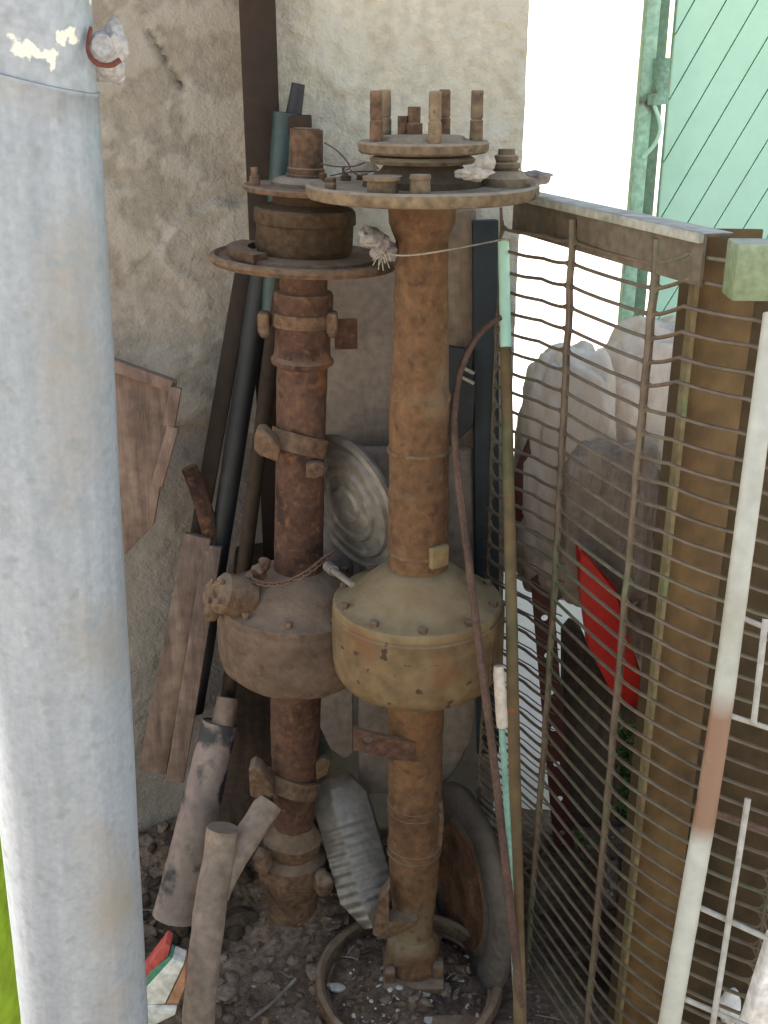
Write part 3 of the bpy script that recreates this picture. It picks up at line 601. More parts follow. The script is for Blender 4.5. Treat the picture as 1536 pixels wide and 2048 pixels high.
# rusty hatch leaning low against the left wall
t2 = thing('rusty_hatch', 'rusty brown framed hatch leaning on the wall beside the zinc pipe', 'hatch', P(280, 1100, 1.7))
hp = [(150, 690), (352, 762), (347, 840), (322, 960), (308, 1050), (250, 1110), (150, 1120)]
bm = bmesh.new(); prism(bm, [P(x, y, 1.80) for x, y in hp], .012, .002); link('panel', bm, 'wood_brown', t2)
bm = bmesh.new()
for a_, b_ in (((150, 690), (352, 762)), ((352, 762), (347, 840)), ((347, 840), (322, 960))):
    bar(P(a_[0], a_[1] + 12, 1.79), P(b_[0] - 8, b_[1] + 10, 1.79), .02, .012, bm=bm)
link('frame', bm, 'wood_brown', t2)
# planks low left
for i, (a_, b_, w_, m_, lb) in enumerate((((398, 1070), (306, 1540), .05, 'wood_brown', 'wide brown plank leaning beside the zinc pipe, leftmost low plank'),
                                   ((428, 1090), (350, 1560), .034, 'wood_brown', 'narrow dusty plank leaning just right of the wide brown plank'))):
    bm = bar(P(*a_, 1.84), P(*b_, 1.80 - .04 * i), w_, .018)
    for v in bm.verts: v.co += Vector((nz(v.co, 20), 0, nz(v.co, 30))) * .004
    tag(origin(link('plank', bm, m_), P(*b_, 1.8 - .04 * i)), lb, 'plank', 'low leaning planks')
# thick dusty roll
t2 = thing('dusty_roll', 'thick dusty grey cylinder with charred lower end leaning at lower left', 'roll', P(352, 1840, 1.6))
bm = bmesh.new(); a_ = P(440, 1445, 1.78); b_ = P(350, 1835, 1.64); tube(bm, [a_.lerp(b_, i / 20) for i in range(21)], (.033, .042), 24, .002, 20); link('body', bm, 'cloth_pole', t2)
bm = bmesh.new(); tube(bm, [P(456, 1395, 1.80), P(446, 1450, 1.775)], (.02, .022), 18, .001); link('neck', bm, 'wood_brown', t2)
bm = bmesh.new(); tube(bm, smoothpath([P(446, 1655, 1.58), P(437, 1720, 1.56), P(418, 1830, 1.5), P(396, 2048, 1.42), P(385, 2150, 1.38)], 6), .028, 18, .002)
tube(bm, smoothpath([P(540, 1605, 1.66), P(500, 1665, 1.62), P(455, 1735, 1.57), P(430, 1790, 1.535)], 6), (.024, .026), 18, .002)
tag(origin(link('forked_branch', bm, 'branch'), P(396, 2048, 1.42)), 'pale brown forked wooden branch standing in front of the left axle foot', 'branch')
# panels behind
bm = bmesh.new(); prism(bm, PO([(640, 545), (800, 545), (800, 900), (770, 908), (700, 885), (630, 868)], 1.88), .02, .006)
tag(origin(link('metal_sheet', bm, 'grey_panel'), P(720, 900, 1.88)), 'dusty grey sheet standing behind the axles, above the round hubcap', 'sheet')
o_ = [(628, 900), (706, 900), (706, 1510), (690, 1520), (660, 1500), (632, 1440)]
bm = bmesh.new(); prism(bm, PO(o_, 1.835), .03, .006)
tag(origin(link('grey_slab', bm, 'grey_panel'), P(670, 1510, 1.835)), 'narrow dusty grey slab seen between the two axles, below the left round housing', 'slab')
o_ = [(716, 900), (946, 900), (948, 1100), (948, 1430), (940, 1480), (922, 1530), (890, 1572), (840, 1590), (716, 1590)]
bm = bmesh.new(); prism(bm, PO(o_, 1.83), .03, .008)
tag(origin(link('body_panel', bm, 'grey_panel'), P(790, 1590, 1.83)), 'large grey-brown body panel with rounded bottom corner behind the axle housings', 'panel')
bm = bar(P(914, 420, 1.86), P(915, 1180, 1.86), .062, .02)
tag(origin(link('tan_board', bm, 'wood_tan'), P(915, 1180, 1.86)), 'upright tan board right behind the orange axle tube', 'board')
bm = bmesh.new(); prism(bm, PO([(893, 692), (940, 700), (950, 780), (948, 850), (912, 885), (895, 905)], 1.80), .015, .002)
tag(origin(link('black_flap', bm, 'black_blue'), P(912, 885, 1.8)), 'black rubber flap between orange axle tube and the curved rusty rod', 'flap')
bm = bmesh.new()
for y in (735, 755): tube(bm, [P(925, y, 1.79), P(948, y + 12, 1.79)], .003, 6)
tag(origin(link('brass_clip', bm, 'straw'), P(935, 755, 1.79)), 'pair of small pale clips on the black flap', 'clip')
bm = bar(P(970, 440, 1.84), P(975, 1500, 1.80), .042, .03); tag(origin(link('dark_post', bm, 'dark_navy'), P(975, 1500, 1.8)), 'dark blue-black upright post left of the wire mesh', 'post')
bm = bmesh.new(); prism(bm, PO([(470, 1100), (610, 1080), (615, 1760), (410, 1760)], 1.9), .02, .003)  # dark sheet added to paint the shade of the gap over the wall
tag(origin(link('gap_shade_sheet', bm, 'dark_wood'), P(500, 1760, 1.9)), 'dark sheet added at the back for the shade between dusty roll and left axle', 'sheet')
# hubcap
n_ = Vector((-.74, -.62, -.17)).normalized(); c = P(697, 1008, 1.74)
bm = bmesh.new(); lathe(bm, [(.122, -.012), (.124, -.006), (.122, 0), (.115, .003), (.111, -.003), (.102, -.003), (.098, .003), (.09, .004), (.086, .0), (.07, .001), (.066, .006), (.058, .007), (.054, .003), (.035, .005), (.03, .01), (0, .012)], c, n_, seg=64)
tag(origin(link('hubcap', bm, 'hubcap'), c - Vector((0, 0, .12))), 'round domed metal hubcap wedged between the two axle tubes', 'hubcap')
# ribbed oil pan
a_ = P(668, 1556, 1.78); b_ = P(752, 1850, 1.62); ax_ = (b_ - a_).normalized(); side = Vector((1, 0, .28)); side = (side - ax_ * side.dot(ax_)).normalized(); fr = side.cross(ax_)
if fr.y > 0: fr = -fr
bm = bmesh.new(); rings = []; N = 90; LL_ = (b_ - a_).length
for i in range(N + 1):
    s_ = i / N; w_ = .052 * min(1, .55 + s_ * 3, (1 - s_) * 3 + .4); rb = (.0016 * math.sin(s_ * N * 1.05) if s_ > .3 else 0)
    c = a_ + ax_ * LL_ * s_; rings.append([bm.verts.new(c + side * x * w_ + fr * (y * .03 + rb)) for x, y in ((-1, -.8), (-1, .35), (-.25, .95), (-.1, 1.0), (1, -.1), (1, -.9))])
for A_, B_ in zip(rings, rings[1:]):
    for k in range(6): j = (k + 1) % 6; bm.faces.new((A_[k], A_[j], B_[j], B_[k]))
bm.faces.new(rings[0][::-1]); bm.faces.new(rings[-1])
tag(origin(link('ribbed_pan', bm, 'pan_grey', sharp=50), b_), 'grey ribbed metal pan leaning between the axle feet', 'pan')
# small wheel
n_ = Vector((-.95, -.31, .03)).normalized(); c = P(934, 1770, 1.70); t2 = thing('small_wheel', 'small dusty wheel with rusty rim leaning right of the orange axle foot', 'wheel', P(932, 1975, 1.68))
bm = bmesh.new(); pr = [(.115 + .0, -.015)] + [(.160 + .036 * math.cos(R(a)), .02 * math.sin(R(a))) for a in range(-150, 151, 20)] + [(.115, .015)]
lathe(bm, pr, c, n_, seg=64, cap=False, jit=.003, js=25, step=.02); link('tyre', bm, 'tyre', t2)
bm = bmesh.new(); lathe(bm, [(.118, -.01), (.121, .012), (.116, .016), (.108, .012), (.1, .006), (.07, .002), (.05, .006), (.03, .012), (0, .012)], c, n_, seg=48, jit=.0015); link('rim', bm, 'rim_rust', t2)
# rusty drum lying in the dirt
t2 = thing('rusty_drum_ring', 'rusty round rim lying in the dirt around the orange axle foot', 'ring', (.045, 1.56, 0))
bm = bmesh.new(); rp = [(.145, .005), (.168, .004), (.172, .02), (.17, .036), (.162, .04), (.155, .034), (.15, .012), (.145, .01)]
lathe(bm, rp + [rp[0]], (.045, 1.56, .028), seg=72, cap=False, jit=.003, js=18, step=.008); link('ring_body', bm, 'brown_rust', t2)
# debris: stones, chips, twigs
def scatter(name, n, m, region, smin, smax, flat=.6, sub=1):
    bm = bmesh.new()
    for i in range(n):
        x, y = region(); z = dirtz(x, y); s_ = smin * (smax / smin) ** (random.random() ** 2.2)
        r = bmesh.ops.create_icosphere(bm, subdivisions=sub, radius=1); q = Matrix.Rotation(random.uniform(0, 6.3), 3, 'Z') @ Matrix.Rotation(random.uniform(-.5, .5), 3, 'X')
        sx = random.uniform(.6, 1.5); sy = random.uniform(.5, 1.1); sz = flat * random.uniform(.4, 1.1)
        for v in r['verts']: v.co = q @ Vector((v.co.x * sx, v.co.y * sy, v.co.z * sz)) * s_ * (1 + .35 * noise.noise(v.co * 2 + Vector((i, 0, 0)))) + Vector((x, y, z + s_ * .2 * flat))
    return stuff(link(name, bm, m, smooth=False))
scatter('pebbles', 1500, 'stones', lambda: (random.uniform(-.62, .35), random.uniform(1.15, 1.95)), .0022, .014)
scatter('plaster_chips', 150, 'chips', lambda: (random.gauss(.03, .1), random.gauss(1.5, .07)), .002, .009, .4)
scatter('rubble', 170, 'stones', lambda: (random.uniform(-.6, .1), random.uniform(1.5, 1.93)), .008, .024, .7, 2)
scatter('darkening_rubble', 70, 'dark_wood', lambda: (random.uniform(-.62, -.28), random.uniform(1.55, 1.93)), .015, .035, .8, 2)  # dark lumps added to deepen the darkness behind the roll
for px, py, s_, m_, lb in ((672, 1985, .011, 'chips', 'white plaster flake inside the rusty rim, left of the axle foot'), (842, 2000, .013, 'paper', 'cream plaster flake inside the rusty rim, in front of the axle foot')):
    d_ = EYE / math.tan(elev(py)); bm = bmesh.new(); p_ = P(px, py, d_ * .98); blob(bm, (p_.x, p_.y, .045), (s_ * 1.5, s_, s_ * .5), 2, .6, 60, px)
    tag(origin(link('plaster_flake', bm, m_), (p_.x, p_.y, .04)), lb, 'flake')
bm = bmesh.new()
for i in range(46):
    x = random.uniform(-.5, .3); y = random.uniform(1.2, 1.85); a = random.uniform(0, 6.3); l_ = random.uniform(.015, .05); z = dirtz(x, y) + .006
    tube(bm, [(x, y, z), (x + math.cos(a) * l_ / 2, y + math.sin(a) * l_ / 2, z + .004), (x + math.cos(a) * l_, y + math.sin(a) * l_, z + random.uniform(-.002, .008))], .0009, 4)
stuff(link('twig_litter', bm, 'branch'))
bm = bmesh.new()
for i in range(420):
    x = random.uniform(-.55, .34); y = random.uniform(1.15, 1.93); a = random.uniform(0, 6.3); l_ = random.uniform(.006, .018); z = dirtz(x, y) + .004
    c = Vector((x, y, z)); d_ = Vector((math.cos(a), math.sin(a), random.uniform(-.25, .35))) * l_; s_ = Vector((-math.sin(a), math.cos(a), random.uniform(-.4, .4))) * l_ * .45
    q = [c - d_, c - d_ * .2 + s_, c + d_, c - d_ * .1 - s_ + Vector((0, 0, l_ * .2))]; bm.faces.new([bm.verts.new(p) for p in q])
stuff(link('leaf_litter', bm, 'litter', smooth=False))
def onground(px, py, z=.03):
    d_ = (EYE - z) / math.tan(elev(py)); return P(px, py, d_)
bm = bmesh.new(); tube(bm, smoothpath([onground(500, 2040, .04), onground(545, 2005, .045), onground(575, 1975, .05), onground(592, 1957, .06)], 5), .0032, 8)
tag(origin(link('pale_cable', bm, 'pan_grey'), onground(500, 2040, .04)), 'short pale cable end lying on the dirt left of the rusty rim', 'cable')
bm = bmesh.new(); pts = [onground(x, y, .05) for x, y in ((865, 2030), (940, 2028), (985, 2048), (985, 2100), (850, 2090))]; prism(bm, pts, .012, .002, (0, 0, -1))
tag(origin(link('brick_shard', bm, 'brown_rust'), pts[0]), 'flat brown shard at the bottom edge, in front of the rusty rim', 'shard')
# carton at lower left
t2 = thing('carton', 'crumpled white, red and orange carton at the foot of the zinc pipe', 'carton', P(330, 2048, 1.25))
dC = 1.38
def band(nm, pts, m_, dd=0, th=.03):
    bm = bmesh.new(); prism(bm, [P(x, y, dC + dd) for x, y in pts], th, .0015); link(nm, bm, m_, t2)
band('white_side', [(300, 2010), (270, 2000), (345, 1918), (368, 1928), (330, 2008)], 'white', 0)
band('orange_side', [(332, 2009), (369, 1930), (370, 1975), (355, 2012)], 'carton_orange', .001)
band('green_side', [(268, 1998), (300, 1945), (338, 1914), (344, 1918), (285, 1990)], 'carton_green', .002)
band('red_side', [(260, 1980), (330, 1886), (340, 1893), (336, 1913), (300, 1944), (272, 1990)], 'carton_red', .004)
band('white_flap', [(290, 2018), (353, 2018), (350, 2030), (310, 2050), (285, 2050)], 'white', -.01, .01)

# ------------------------------------------------------------------ fence on the right
t = thing('mesh_fence', 'rusty fence panel with dusty top rail, angle post and green-brown diamond wire mesh', 'fence', (.366, 1.32, 0))
RA = Vector((.205, 1.80, 0)); RB = Vector((.372, 1.305, 0)); zr_ = 1.427
u = (RB - RA).normalized(); nn = Vector((-u.y, u.x, 0))
if nn.x > 0: nn = -nn
bm = bmesh.new(); rot = Matrix((u, nn, Vector((0, 0, 1)))).transposed()
box(bm, (RA + RB) / 2 + Vector((0, 0, zr_ - .0305)) - nn * .002, ((RB - RA).length, .005, .061), rot, .0012)
box(bm, (RA + RB) / 2 + Vector((0, 0, zr_ - .0015)) - nn * .020, ((RB - RA).length, .04, .005), rot, .0012)
for v in bm.verts: v.co += Vector((nz(v.co, 8), nz(v.co + Vector((4, 4, 4)), 8), nz(v.co, 11))) * .0015
link('top_rail', bm, 'rail', t)
bm = bmesh.new(); box(bm, (RA + RB) / 2 + Vector((0, 0, zr_ - .004)) + nn * .0035, ((RB - RA).length, .008, .0125), rot, .002); link('rail_lip', bm, 'rail_pale', t)
pb = P(1385, 560, 1.362); pw = .062
bm = bmesh.new(); box(bm, (pb.x + .003 + .0, 1.362, .71), (.006, .03, 1.43), bev=.0015); link('post_edge_flange', bm, 'post_edge', t)
bm = bmesh.new(); box(bm, (pb.x + .006 + .038, 1.374, .71), (.076, .005, 1.43), Matrix.Rotation(R(-6), 3, 'Z'), .001); link('corner_post', bm, 'post_face', t)
bm = bmesh.new(); gb = P(1470, 470, 1.24); box(bm, (gb.x + .14, 1.238, zr_ - .03), (.28, .05, .062), Matrix.Rotation(R(-3), 3, 'Z'), .002); link('side_rail', bm, 'sage', t)
# wire mesh
cols = {'A': (.181, 1.75), 'A2': (.2355, 1.66), 'B': (.268, 1.60), 'C': (.342, 1.40), 'E': (.364, 1.33), 'F': (.427, 1.25), 'G': (.523, 1.20), 'I': (.66, 1.12)}
NS = 44; SP = .0314
def node(c, k, off=0, jx=.0):
    x, y = cols[c]; h = .222 + (k + off) * SP
    if c in 'EF': h -= .012 + (.012 if k < 6 else 0)
    if c == 'G': h += .0
    z = EYE - h; s_ = 1
    bul = .012 * math.sin(min(1, max(0, (1.4 - z) / 1.3)) * math.pi) * .5 if c in ('B', 'A2') else 0
    return Vector((x + bul + .0022 * nz((x, k * .9, 1), 3), y - bul * .5 + .002 * nz((x, k * .7, 4), 3), z + .0022 * nz((x * 9, k, 7), 1.7)))
def strandset(bm, seq, ribs, off=0, ribr=.0058, shift=Vector((0, 0, 0)), sr=.0028):
    for k in range(0 if 'C' in seq else 15, NS):
        nodes = [node(c, k, off) + shift for c in seq]
        if nodes[0].z < .03: break
        pts = []
        for a_, b_ in zip(nodes, nodes[1:]):
            for i in range(5):
                q = a_.lerp(b_, i / 5); q.z += .0012 * nz(q + Vector((0, 0, k)), 22) - .002 * math.sin(math.pi * i / 5); pts.append(q)
        pts.append(nodes[-1]); tube(bm, pts, sr, 5)
        for c in ribs:                                        # webbed corners where strand meets rib
            i = seq.index(c)
            for j in (i - 1, i + 1):
                if 0 <= j < len(seq):
                    d_ = (nodes[j] - nodes[i]); L_ = d_.length; d_.normalize(); w_ = min(.016, L_ * .3)
                    for sg in (1, -1):
                        s0 = nodes[i] + d_ * w_; e0 = nodes[i] + Vector((0, 0, sg * .012)) + d_ * .001; mid = nodes[i] + d_ * w_ * .36 + Vector((0, 0, sg * .0035))
                        tube(bm, [s0, mid, e0], (.0018, .0026), 4)
    for c in ribs:
        pts = [node(c, k, off) + shift for k in range(-1, NS)]; pts = [p for p in pts if p.z > .02]
        tube(bm, smoothpath(pts, 2), ribr if c in 'BC' else .0028, 6, .0006, 60)
bm = bmesh.new()
strandset(bm, ['A', 'A2', 'B', 'C', 'E', 'F', 'G', 'I'], ['A', 'B', 'C', 'G'])
cols2 = dict(cols); cols['A'] = (.176, 1.79); cols['A2'] = (.246, 1.68); cols['B'] = (.284, 1.62)
strandset(bm, ['A', 'A2', 'B'], [], .45, .0022, Vector((.004, .008, 0)), .0013)
cols = cols2
link('wire_mesh', bm, 'meshwire', t, sharp=60)

# leaning mint and rust pole, curved rebar, rod with grip
def upto(a, b, z): return a + (b - a) * ((z - a.z) / (b.z - a.z))
a_ = P(1007, 484, 1.74); b_ = P(1040, 2048, 1.30); f_ = upto(a_, b_, .02); mid = P(1009, 692, 1.74 - .44 * .14)
k_ = (a_.z - H(692, 1.69)) / (a_.z - f_.z)
t2 = thing('leaning_pole', 'slim pole leaning on the fence rail, mint paint above and brown rust below', 'pole', f_)
m_ = a_.lerp(f_, k_)
bm = bmesh.new(); tube(bm, [a_.lerp(m_, i / 5) for i in range(6)], .0088, 14, .0003); link('painted_top', bm, 'mint', t2)
bm = bmesh.new(); tube(bm, [m_.lerp(f_, i / 20) for i in range(21)], (.0088, .0108), 14, .0008); link('rusty_shaft', bm, 'pole_rust', t2)
pts = [(1001, 634, 1.66), (975, 652, 1.65), (945, 688, 1.63), (920, 745, 1.61), (909, 820, 1.59), (910, 890, 1.57), (922, 1000, 1.54), (943, 1170, 1.49), (962, 1320, 1.45), (985, 1500, 1.41), (1008, 1700, 1.37), (1030, 1900, 1.33), (1046, 2048, 1.30)]
w_ = [P(*q) for q in pts]; w_.append(upto(w_[-2], w_[-1], .01))
bm = bmesh.new(); tube(bm, smoothpath(w_, 6), (.0048, .007), 10, .0005, 200)
tag(origin(link('bent_rebar', bm, 'rebar'), w_[-1]), 'rusty rod bent over at the top, leaning left of the slim pole', 'rod')
t2 = thing('gripped_rod', 'thin mint rod with a cream plastic grip beside the leaning slim pole', 'rod', P(1036, 1990, 1.32))
bm = bmesh.new(); lathe(bm, [(.006, 0), (.0085, .002), (.0092, .012), (.009, .085), (.0075, .098), (0, .1)], P(1005, 1456, 1.44), P(998, 1346, 1.46) - P(1005, 1456, 1.44), seg=20); link('grip', bm, 'plastic_grip', t2)
bm = bmesh.new(); tube(bm, smoothpath([P(1003, 1450, 1.44), P(1012, 1580, 1.41), P(1020, 1750, 1.37), P(1030, 1950, 1.33), P(1036, 2060, 1.31)], 5), .0048, 10, .0004); link('rod_shaft', bm, 'mint_rod', t2)

# white and rust pipe grille at the right edge
def gp(py, ex=0):
    px = 1512 + (py - 900) * (-.133 if py < 1500 else -.133) - max(0, py - 1500) * .038; cd = 1.22; e = math.tan(elev(py)); d_ = cd / (math.cos(PITCH) + e * math.sin(PITCH)); return P(px + ex, py, d_)
t = thing('pipe_grille', 'white painted rusty pipe with thin welded rods leaning at the right edge', 'grille', gp(2048))
pts = [gp(y) for y in (628, 800, 1000, 1200, 1400, 1600, 1800, 2048)]; pts.append(upto(pts[-2], pts[-1], .25))
bm = bmesh.new(); tube(bm, smoothpath(pts, 5), .0119, 20, .0003); link('frame_pipe', bm, 'white_pipe', t)
bm = bmesh.new()
for y, ey, m2 in ((1229, 1262, 0), (1425, 1455, 0), (1618, 1662, 0), (1806, 1885, 0), (1989, 2075, 0)):
    p0 = gp(y); p1 = P(1600, ey + 22, p0.y - .03 if y > 1700 else p0.y + .0); bmm = bmesh.new(); tube(bmm, [p0, p0.lerp(p1, .5), p1], .0032 if y != 1618 else .0036, 8, .0003)
    link('cross_rod', bmm, 'rebar' if y == 1618 else 'white_rod', t)
bm.free()
for (x0_, y0_, x1_, y1_) in ((1531, 1238, 1507, 1447), (1496, 1597, 1424, 2060)):
    a_ = P(x0_, y0_, gp(y0_).y - .012); b_ = P(x1_, y1_, gp(min(y1_, 2048)).y - .012); bmm = bmesh.new(); tube(bmm, [a_.lerp(b_, i / 8) for i in range(9)], .0036, 8, .0003); link('upright_rod', bmm, 'white_rod', t)

# ------------------------------------------------------------------ yard beyond the fence
DY = 2.55
t = thing('mint_door', 'mint green door of diagonal boards with hinge, beyond the fence', 'door', (P(1400, 400, DY).x, DY, 0))
lx = P(1330, 300, DY).x
bm = bmesh.new()                                             # backing + boards at a slant
box(bm, (lx + .9, DY + .02, 1.25), (1.8, .02, 2.5)); link('backing', bm, 'mint_groove', t)
bm = bmesh.new(); pitch_ = 61.5 * pxm(200, DY); sl = .515; wdt = pitch_ * math.cos(math.atan(sl)); ang = math.atan(sl)
x00 = P(1400, 200, DY).x; z00 = H(200, DY)
dirb = Vector((math.sin(ang), 0, math.cos(ang)))
import itertools
def clip(poly, f):                                            # keep where f(p) >= 0
    out = []
    for a_, b_ in zip(poly, poly[1:] + poly[:1]):
        fa, fb_ = f(a_), f(b_)
        if fa >= 0: out.append(a_)
        if (fa >= 0) != (fb_ >= 0): out.append(a_.lerp(b_, fa / (fa - fb_)))
    return out
for i in range(-14, 26):
    cx = x00 + (i + .5) * pitch_; c = Vector((cx, DY, z00)); hw = Vector((pitch_ / 2 - .0016, 0, 0))
    poly = [c - hw - dirb * 3, c + hw - dirb * 3, c + hw + dirb * 3, c - hw + dirb * 3]
    for f in (lambda p: p.x - lx, lambda p: lx + 1.8 - p.x, lambda p: p.z - .05, lambda p: 2.45 - p.z): 
        poly = clip(poly, f) if poly else poly
    if len(poly) >= 3: prism(bm, poly, .012)
link('boards', bm, 'mint', t, smooth=False)
fx = P(1262, 400, DY - .03).x
bm = bmesh.new(); a0 = P(1270, 415, DY - .03); tp = P(1305, 0, DY - .03)
tt = upto(a0, tp, 2.5); bb = Vector((a0.x - .004, a0.y, .03)); bar(bb, tt, .028, .04, bm=bm); link('door_jamb', bm, 'mint_frame', t)
bm = bmesh.new(); a0 = P(1302, 415, DY - .025); tp = P(1332, 0, DY - .025); tt = upto(a0, tp, 2.5); bb = Vector((a0.x - .003, a0.y, .03)); bar(bb, tt, .026, .03, bm=bm); link('stile', bm, 'mint_dark', t)
hg = bmesh.new(); cyl(hg, P(1320, 208, DY - .06), P(1325, 116, DY - .06), .017, .017, 16); cyl(hg, P(1314, 209, DY - .06), P(1315, 186, DY - .06), .021, .021, 16)
hh_ = link('hinge', hg, 'mint_rod', t)
hk = bmesh.new(); tube(hk, smoothpath([P(1308, 210, DY - .07), P(1318, 238, DY - .07), P(1320, 262, DY - .07), P(1308, 290, DY - .065), P(1285, 315, DY - .06)], 5), .0045, 8); link('hinge_hook', hk, 'mint', t)

# bags
def bag(name, c, rad, m, lb, seed, amp=.22, fs=10, sub=5):
    bm = bmesh.new(); blob(bm, c, rad, sub, amp, fs, seed, True)
    tag(origin(link(name, bm, m, sharp=180), Vector(c) - Vector((0, 0, rad[2]))), lb, 'bag', 'sacks behind the wire mesh')
bag('plastic_bag', P(1128, 955, 2.02), (.1, .09, .27), 'bag', 'pale crumpled plastic sack behind the mesh, the left of the two pale ones', 1)
bag('plastic_bag', P(1300, 930, 2.08), (.14, .1, .31), 'bag', 'pale plastic sack against the mint door, the taller right-hand one', 5)
bag('plastic_bag', P(1225, 1050, 1.93), (.11, .05, .18), 'bag_dirty', 'dirty brown crumpled sack hanging below the pale plastic sacks', 9)
bag('plastic_bag', P(1330, 1250, 2.0), (.1, .08, .2), 'bag_dirty', 'dark dirty sack right beside the olive fence post', 12)
# perforated maroon strip
t2 = [(1060, 850), (1095, 845), (1112, 1000), (1085, 985), (1120, 1110), (1125, 1300), (1135, 1500), (1150, 1700), (1125, 1700), (1105, 1500), (1085, 1250), (1068, 1100), (1030, 1020), (1030, 940)]
def perforated(a, b, wd, n, rr, m, d0, d1, label):
    a = P(*a, d0); b = P(*b, d1); L_ = (b - a).length; bm = bmesh.new(); u_ = (b - a).normalized(); s_ = Vector((u_.z, 0, -u_.x)).normalized(); nseg = 12
    for i in range(n):
        c = a + u_ * L_ * (i + .5) / n; hl = L_ / n / 2; q = []
        for k in range(nseg):
            th = 2 * math.pi * k / nseg + math.pi / nseg; cx, cy = math.cos(th), math.sin(th); sc = 1 / max(abs(cx), abs(cy)); q.append((c + s_ * cx * sc * wd / 2 + u_ * cy * sc * hl, c + s_ * cx * rr + u_ * cy * rr))
        for dv in (Vector((0, 0, 0)), Vector((0, .003, 0))):
            O = [bm.verts.new(x + dv) for x, _ in q]; I = [bm.verts.new(y + dv) for _, y in q]
            for k in range(nseg): j = (k + 1) % nseg; bm.faces.new((O[k], O[j], I[j], I[k]))
    bmesh.ops.remove_doubles(bm, verts=bm.verts, dist=.0002)
    return tag(origin(link('perforated_strip', bm, m), b), label, 'strip')
perforated((1066, 960), (1128, 1700), .042, 10, .007, 'maroon', 1.98, 1.9, 'dark red perforated metal strip standing behind the mesh, holes showing white')
bm = bmesh.new(); prism(bm, PO([(1070, 848), (1112, 850), (1110, 960), (1085, 960), (1042, 1045), (1028, 1040), (1028, 950)], 1.96), .01, .002)
tag(origin(link('maroon_plate', bm, 'maroon'), P(1060, 1040, 1.96)), 'dark red rusty plate slanting above the perforated strip', 'plate')
bm = bmesh.new(); prism(bm, PO([(1155, 1085), (1180, 1120), (1235, 1180), (1262, 1290), (1292, 1370), (1285, 1415), (1255, 1420), (1228, 1395), (1215, 1370), (1175, 1290), (1160, 1180)], 1.79), .03, .006)
tag(origin(link('red_panel', bm, 'red'), P(1255, 1420, 1.86)), 'bright red curved plastic piece behind the mesh', 'panel')
bm = bmesh.new(); prism(bm, PO([(1258, 1345), (1300, 1340), (1300, 1380), (1275, 1372)], 1.95), .02, .003); tag(origin(link('mint_offcut', bm, 'mint_rod'), P(1280, 1380, 1.95)), 'small mint green offcut beside the red plastic piece', 'offcut')
bm = bmesh.new(); prism(bm, PO([(1128, 1275), (1145, 1255), (1165, 1268), (1180, 1300), (1225, 1400), (1300, 1420), (1300, 1720), (1200, 1730), (1135, 1700), (1128, 1500)], 2.0), .05, .004)
tag(origin(link('charred_board', bm, 'dark_wood'), P(1180, 1720, 2.0)), 'charred dark board standing below the red plastic piece', 'board')
bm = bmesh.new(); prism(bm, [Vector((.40, 1.50, .02)), Vector((.52, 1.9, .02)), Vector((.52, 1.9, 1.2)), Vector((.40, 1.50, 1.34))], .02, .002, (1, -.3, 0)); tag(origin(link('dark_board', bm, 'leaf_brown'), (.42, 1.6, .02)), 'tall dark brown board standing behind the olive fence post', 'board')
bm = bmesh.new(); box(bm, (.66, 1.45, .66), (.5, .02, 1.32), Matrix.Rotation(R(-15), 3, 'Z'), .002); tag(origin(link('door_leaf', bm, 'leaf_brown'), (.66, 1.45, 0)), 'dark brown wooden leaf behind the mesh at the right edge', 'door leaf')
# white kerb block at bottom right
bm = bmesh.new(); prism(bm, [P(x, y, .95) for x, y in ((1478, 2100), (1540, 1880), (1800, 1880), (1800, 2300), (1440, 2300))], .02, .004)
for v in bm.verts: v.co += Vector((nz(v.co, 25), nz(v.co, 31), nz(v.co, 28))) * .004
tag(origin(link('white_block', bm, 'white'), P(1600, 2300, .95)), 'rough whitewashed block at the bottom right corner in front of the grille', 'block')
bm = bmesh.new(); blob(bm, P(1458, 2015, 1.30), (.016, .02, .035), 3, .3, 30, 4); tag(origin(link('white_stone', bm, 'white'), P(1458, 2045, 1.3)), 'small white stone low behind the grille rods', 'stone')

# plants
def leaves(name, spots, n, ln, label, cat='weed'):
    bm = bmesh.new()
    for i in range(n):
        c, sp, up = random.choice(spots); p = Vector(c) + Vector((random.gauss(0, sp), random.gauss(0, sp * .7), abs(random.gauss(0, up)))); a = random.uniform(0, 6.3); l_ = ln * random.uniform(.5, 1.3); wv = l_ * .28
        d_ = Vector((math.cos(a), math.sin(a), random.uniform(-.3, .9))).normalized(); s_ = d_.cross(Vector((random.random(), random.random(), 1))).normalized()
        q = [bm.verts.new(p), bm.verts.new(p + d_ * l_ * .5 + s_ * wv), bm.verts.new(p + d_ * l_), bm.verts.new(p + d_ * l_ * .5 - s_ * wv)]; bm.faces.new(q)
    return tag(origin(link(name, bm, 'leaf', smooth=False), spots[0][0]), label, cat)
leaves('weed', [(P(1138, 1738, 1.92), .024, .035)], 420, .02, 'green weed growing on the earth lump behind the mesh')
leaves('creeper', [(P(1250, 1640 - 40 * i, 1.72), .01, .02) for i in range(5)], 520, .016, 'bright green creeper climbing beside the olive fence post')
bm = bmesh.new(); blob(bm, P(1130, 1790, 1.88), (.065, .05, .05), 5, .5, 22, 3)
tag(origin(link('earth_lump', bm, 'dirt'), P(1130, 1840, 1.88)), 'lumpy clod of earth behind the mesh under the weed', 'clod')
bm = bmesh.new(); blob(bm, P(1225, 1770, 1.74), (.02, .02, .06), 4, .6, 35, 6)
tag(origin(link('foil_scrap', bm, 'pan_grey'), P(1225, 1830, 1.74)), 'crumpled silvery foil scrap between mesh rib and olive post', 'scrap')

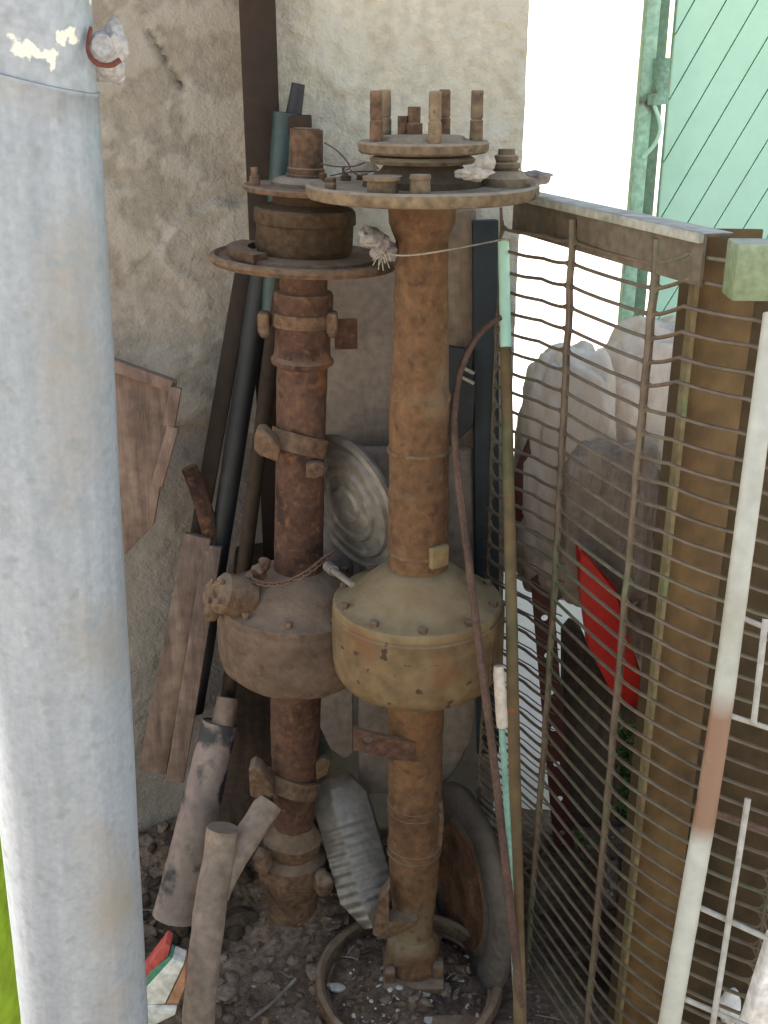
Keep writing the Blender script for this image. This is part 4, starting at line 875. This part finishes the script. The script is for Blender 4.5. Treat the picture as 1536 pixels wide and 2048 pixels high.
# ------------------------------------------------------------------ zinc pipe, front left
pt = Vector((-.237, .75, 1.6)); pb_ = Vector((-.268, .75, .8)); ua = (pt - pb_).normalized()
ft = upto(pt, pb_, .0); t = thing('zinc_pipe', 'large grey galvanised pipe standing at the left, nearest the camera', 'pipe', ft)
zj = 1.603; pj = upto(pt, pb_, zj); top = upto(pt, pb_, 3.0); La = (pj - ft).length
bm = bmesh.new(); prof = [(.0545, 0), (.0545, La - .003), (.0555, La - .002), (.0555, La), (.051, La + .001)]
lathe(bm, prof, (0, 0, 0), seg=72, jit=.0007, js=9, step=.02)
for v in bm.verts:
    if v.co.z > 1.5: v.co.z -= .23 * v.co.x
q_ = ua.to_track_quat('Z', 'Y'); o = link('lower_pipe', bm, 'galv', sharp=60); o.parent = t; o.rotation_mode = 'QUATERNION'; o.rotation_quaternion = Vector((0, 0, 1)).rotation_difference(ua)
tl = Vector((.16, 0, 1)).normalized()
bm = bmesh.new(); lathe(bm, [(.0525, -.03), (.0525, .2), (.0525, 1.3)], pj, ua, seg=72, jit=.0008, js=12, step=.02)
for v in bm.verts:
    if v.co.z < 1.7: v.co.z -= .26 * (v.co.x - pj.x)
link('upper_pipe', bm, 'galv_top', t, sharp=60)
bp_ = P(203, 92, .745)
bm = bmesh.new(); lathe(bm, [(.006, -.03), (.0085, -.02), (.0085, 0), (.0065, .003), (0, .003)], bp_, Vector((.35, -.9, .1)), seg=20, jit=.0005, js=100)
blob(bm, bp_ + Vector((.004, .008, .0)), (.011, .006, .013), 3, .5, 120, 3); link('bracket_bolt', bm, 'cement', t)
bm = bmesh.new(); tube(bm, smoothpath([P(182, 55, .74), P(176, 88, .735), P(180, 112, .73), P(198, 128, .73), P(222, 130, .732), P(240, 120, .735)], 6), (.0012, .0018), 8, .0003, 200); link('wire_hook', bm, 'rust_red', t)
bm = bmesh.new(); blob(bm, P(205, 140, .775), (.014, .008, .008), 3, .5, 90, 4); blob(bm, P(232, 148, .79), (.006, .005, .006), 3, .5, 90, 7); link('mortar_dab', bm, 'cement', t)
# lime green barrel glimpsed behind the zinc pipe
bm = bmesh.new(); c = P(-55, 2048, 1.0); c.z = 0
lathe(bm, [(0, .0), (.12, .0), (.125, .02), (.125, .9), (.118, .93), (0, .93)], (c.x - .062, 1.0, 0), seg=40)
tag(origin(link('green_barrel', bm, 'lime'), (c.x - .075, 1.0, 0)), 'lime green plastic drum glimpsed left of the zinc pipe', 'drum')

for o in bpy.data.objects:
    if '_w' in o: del o['_w']
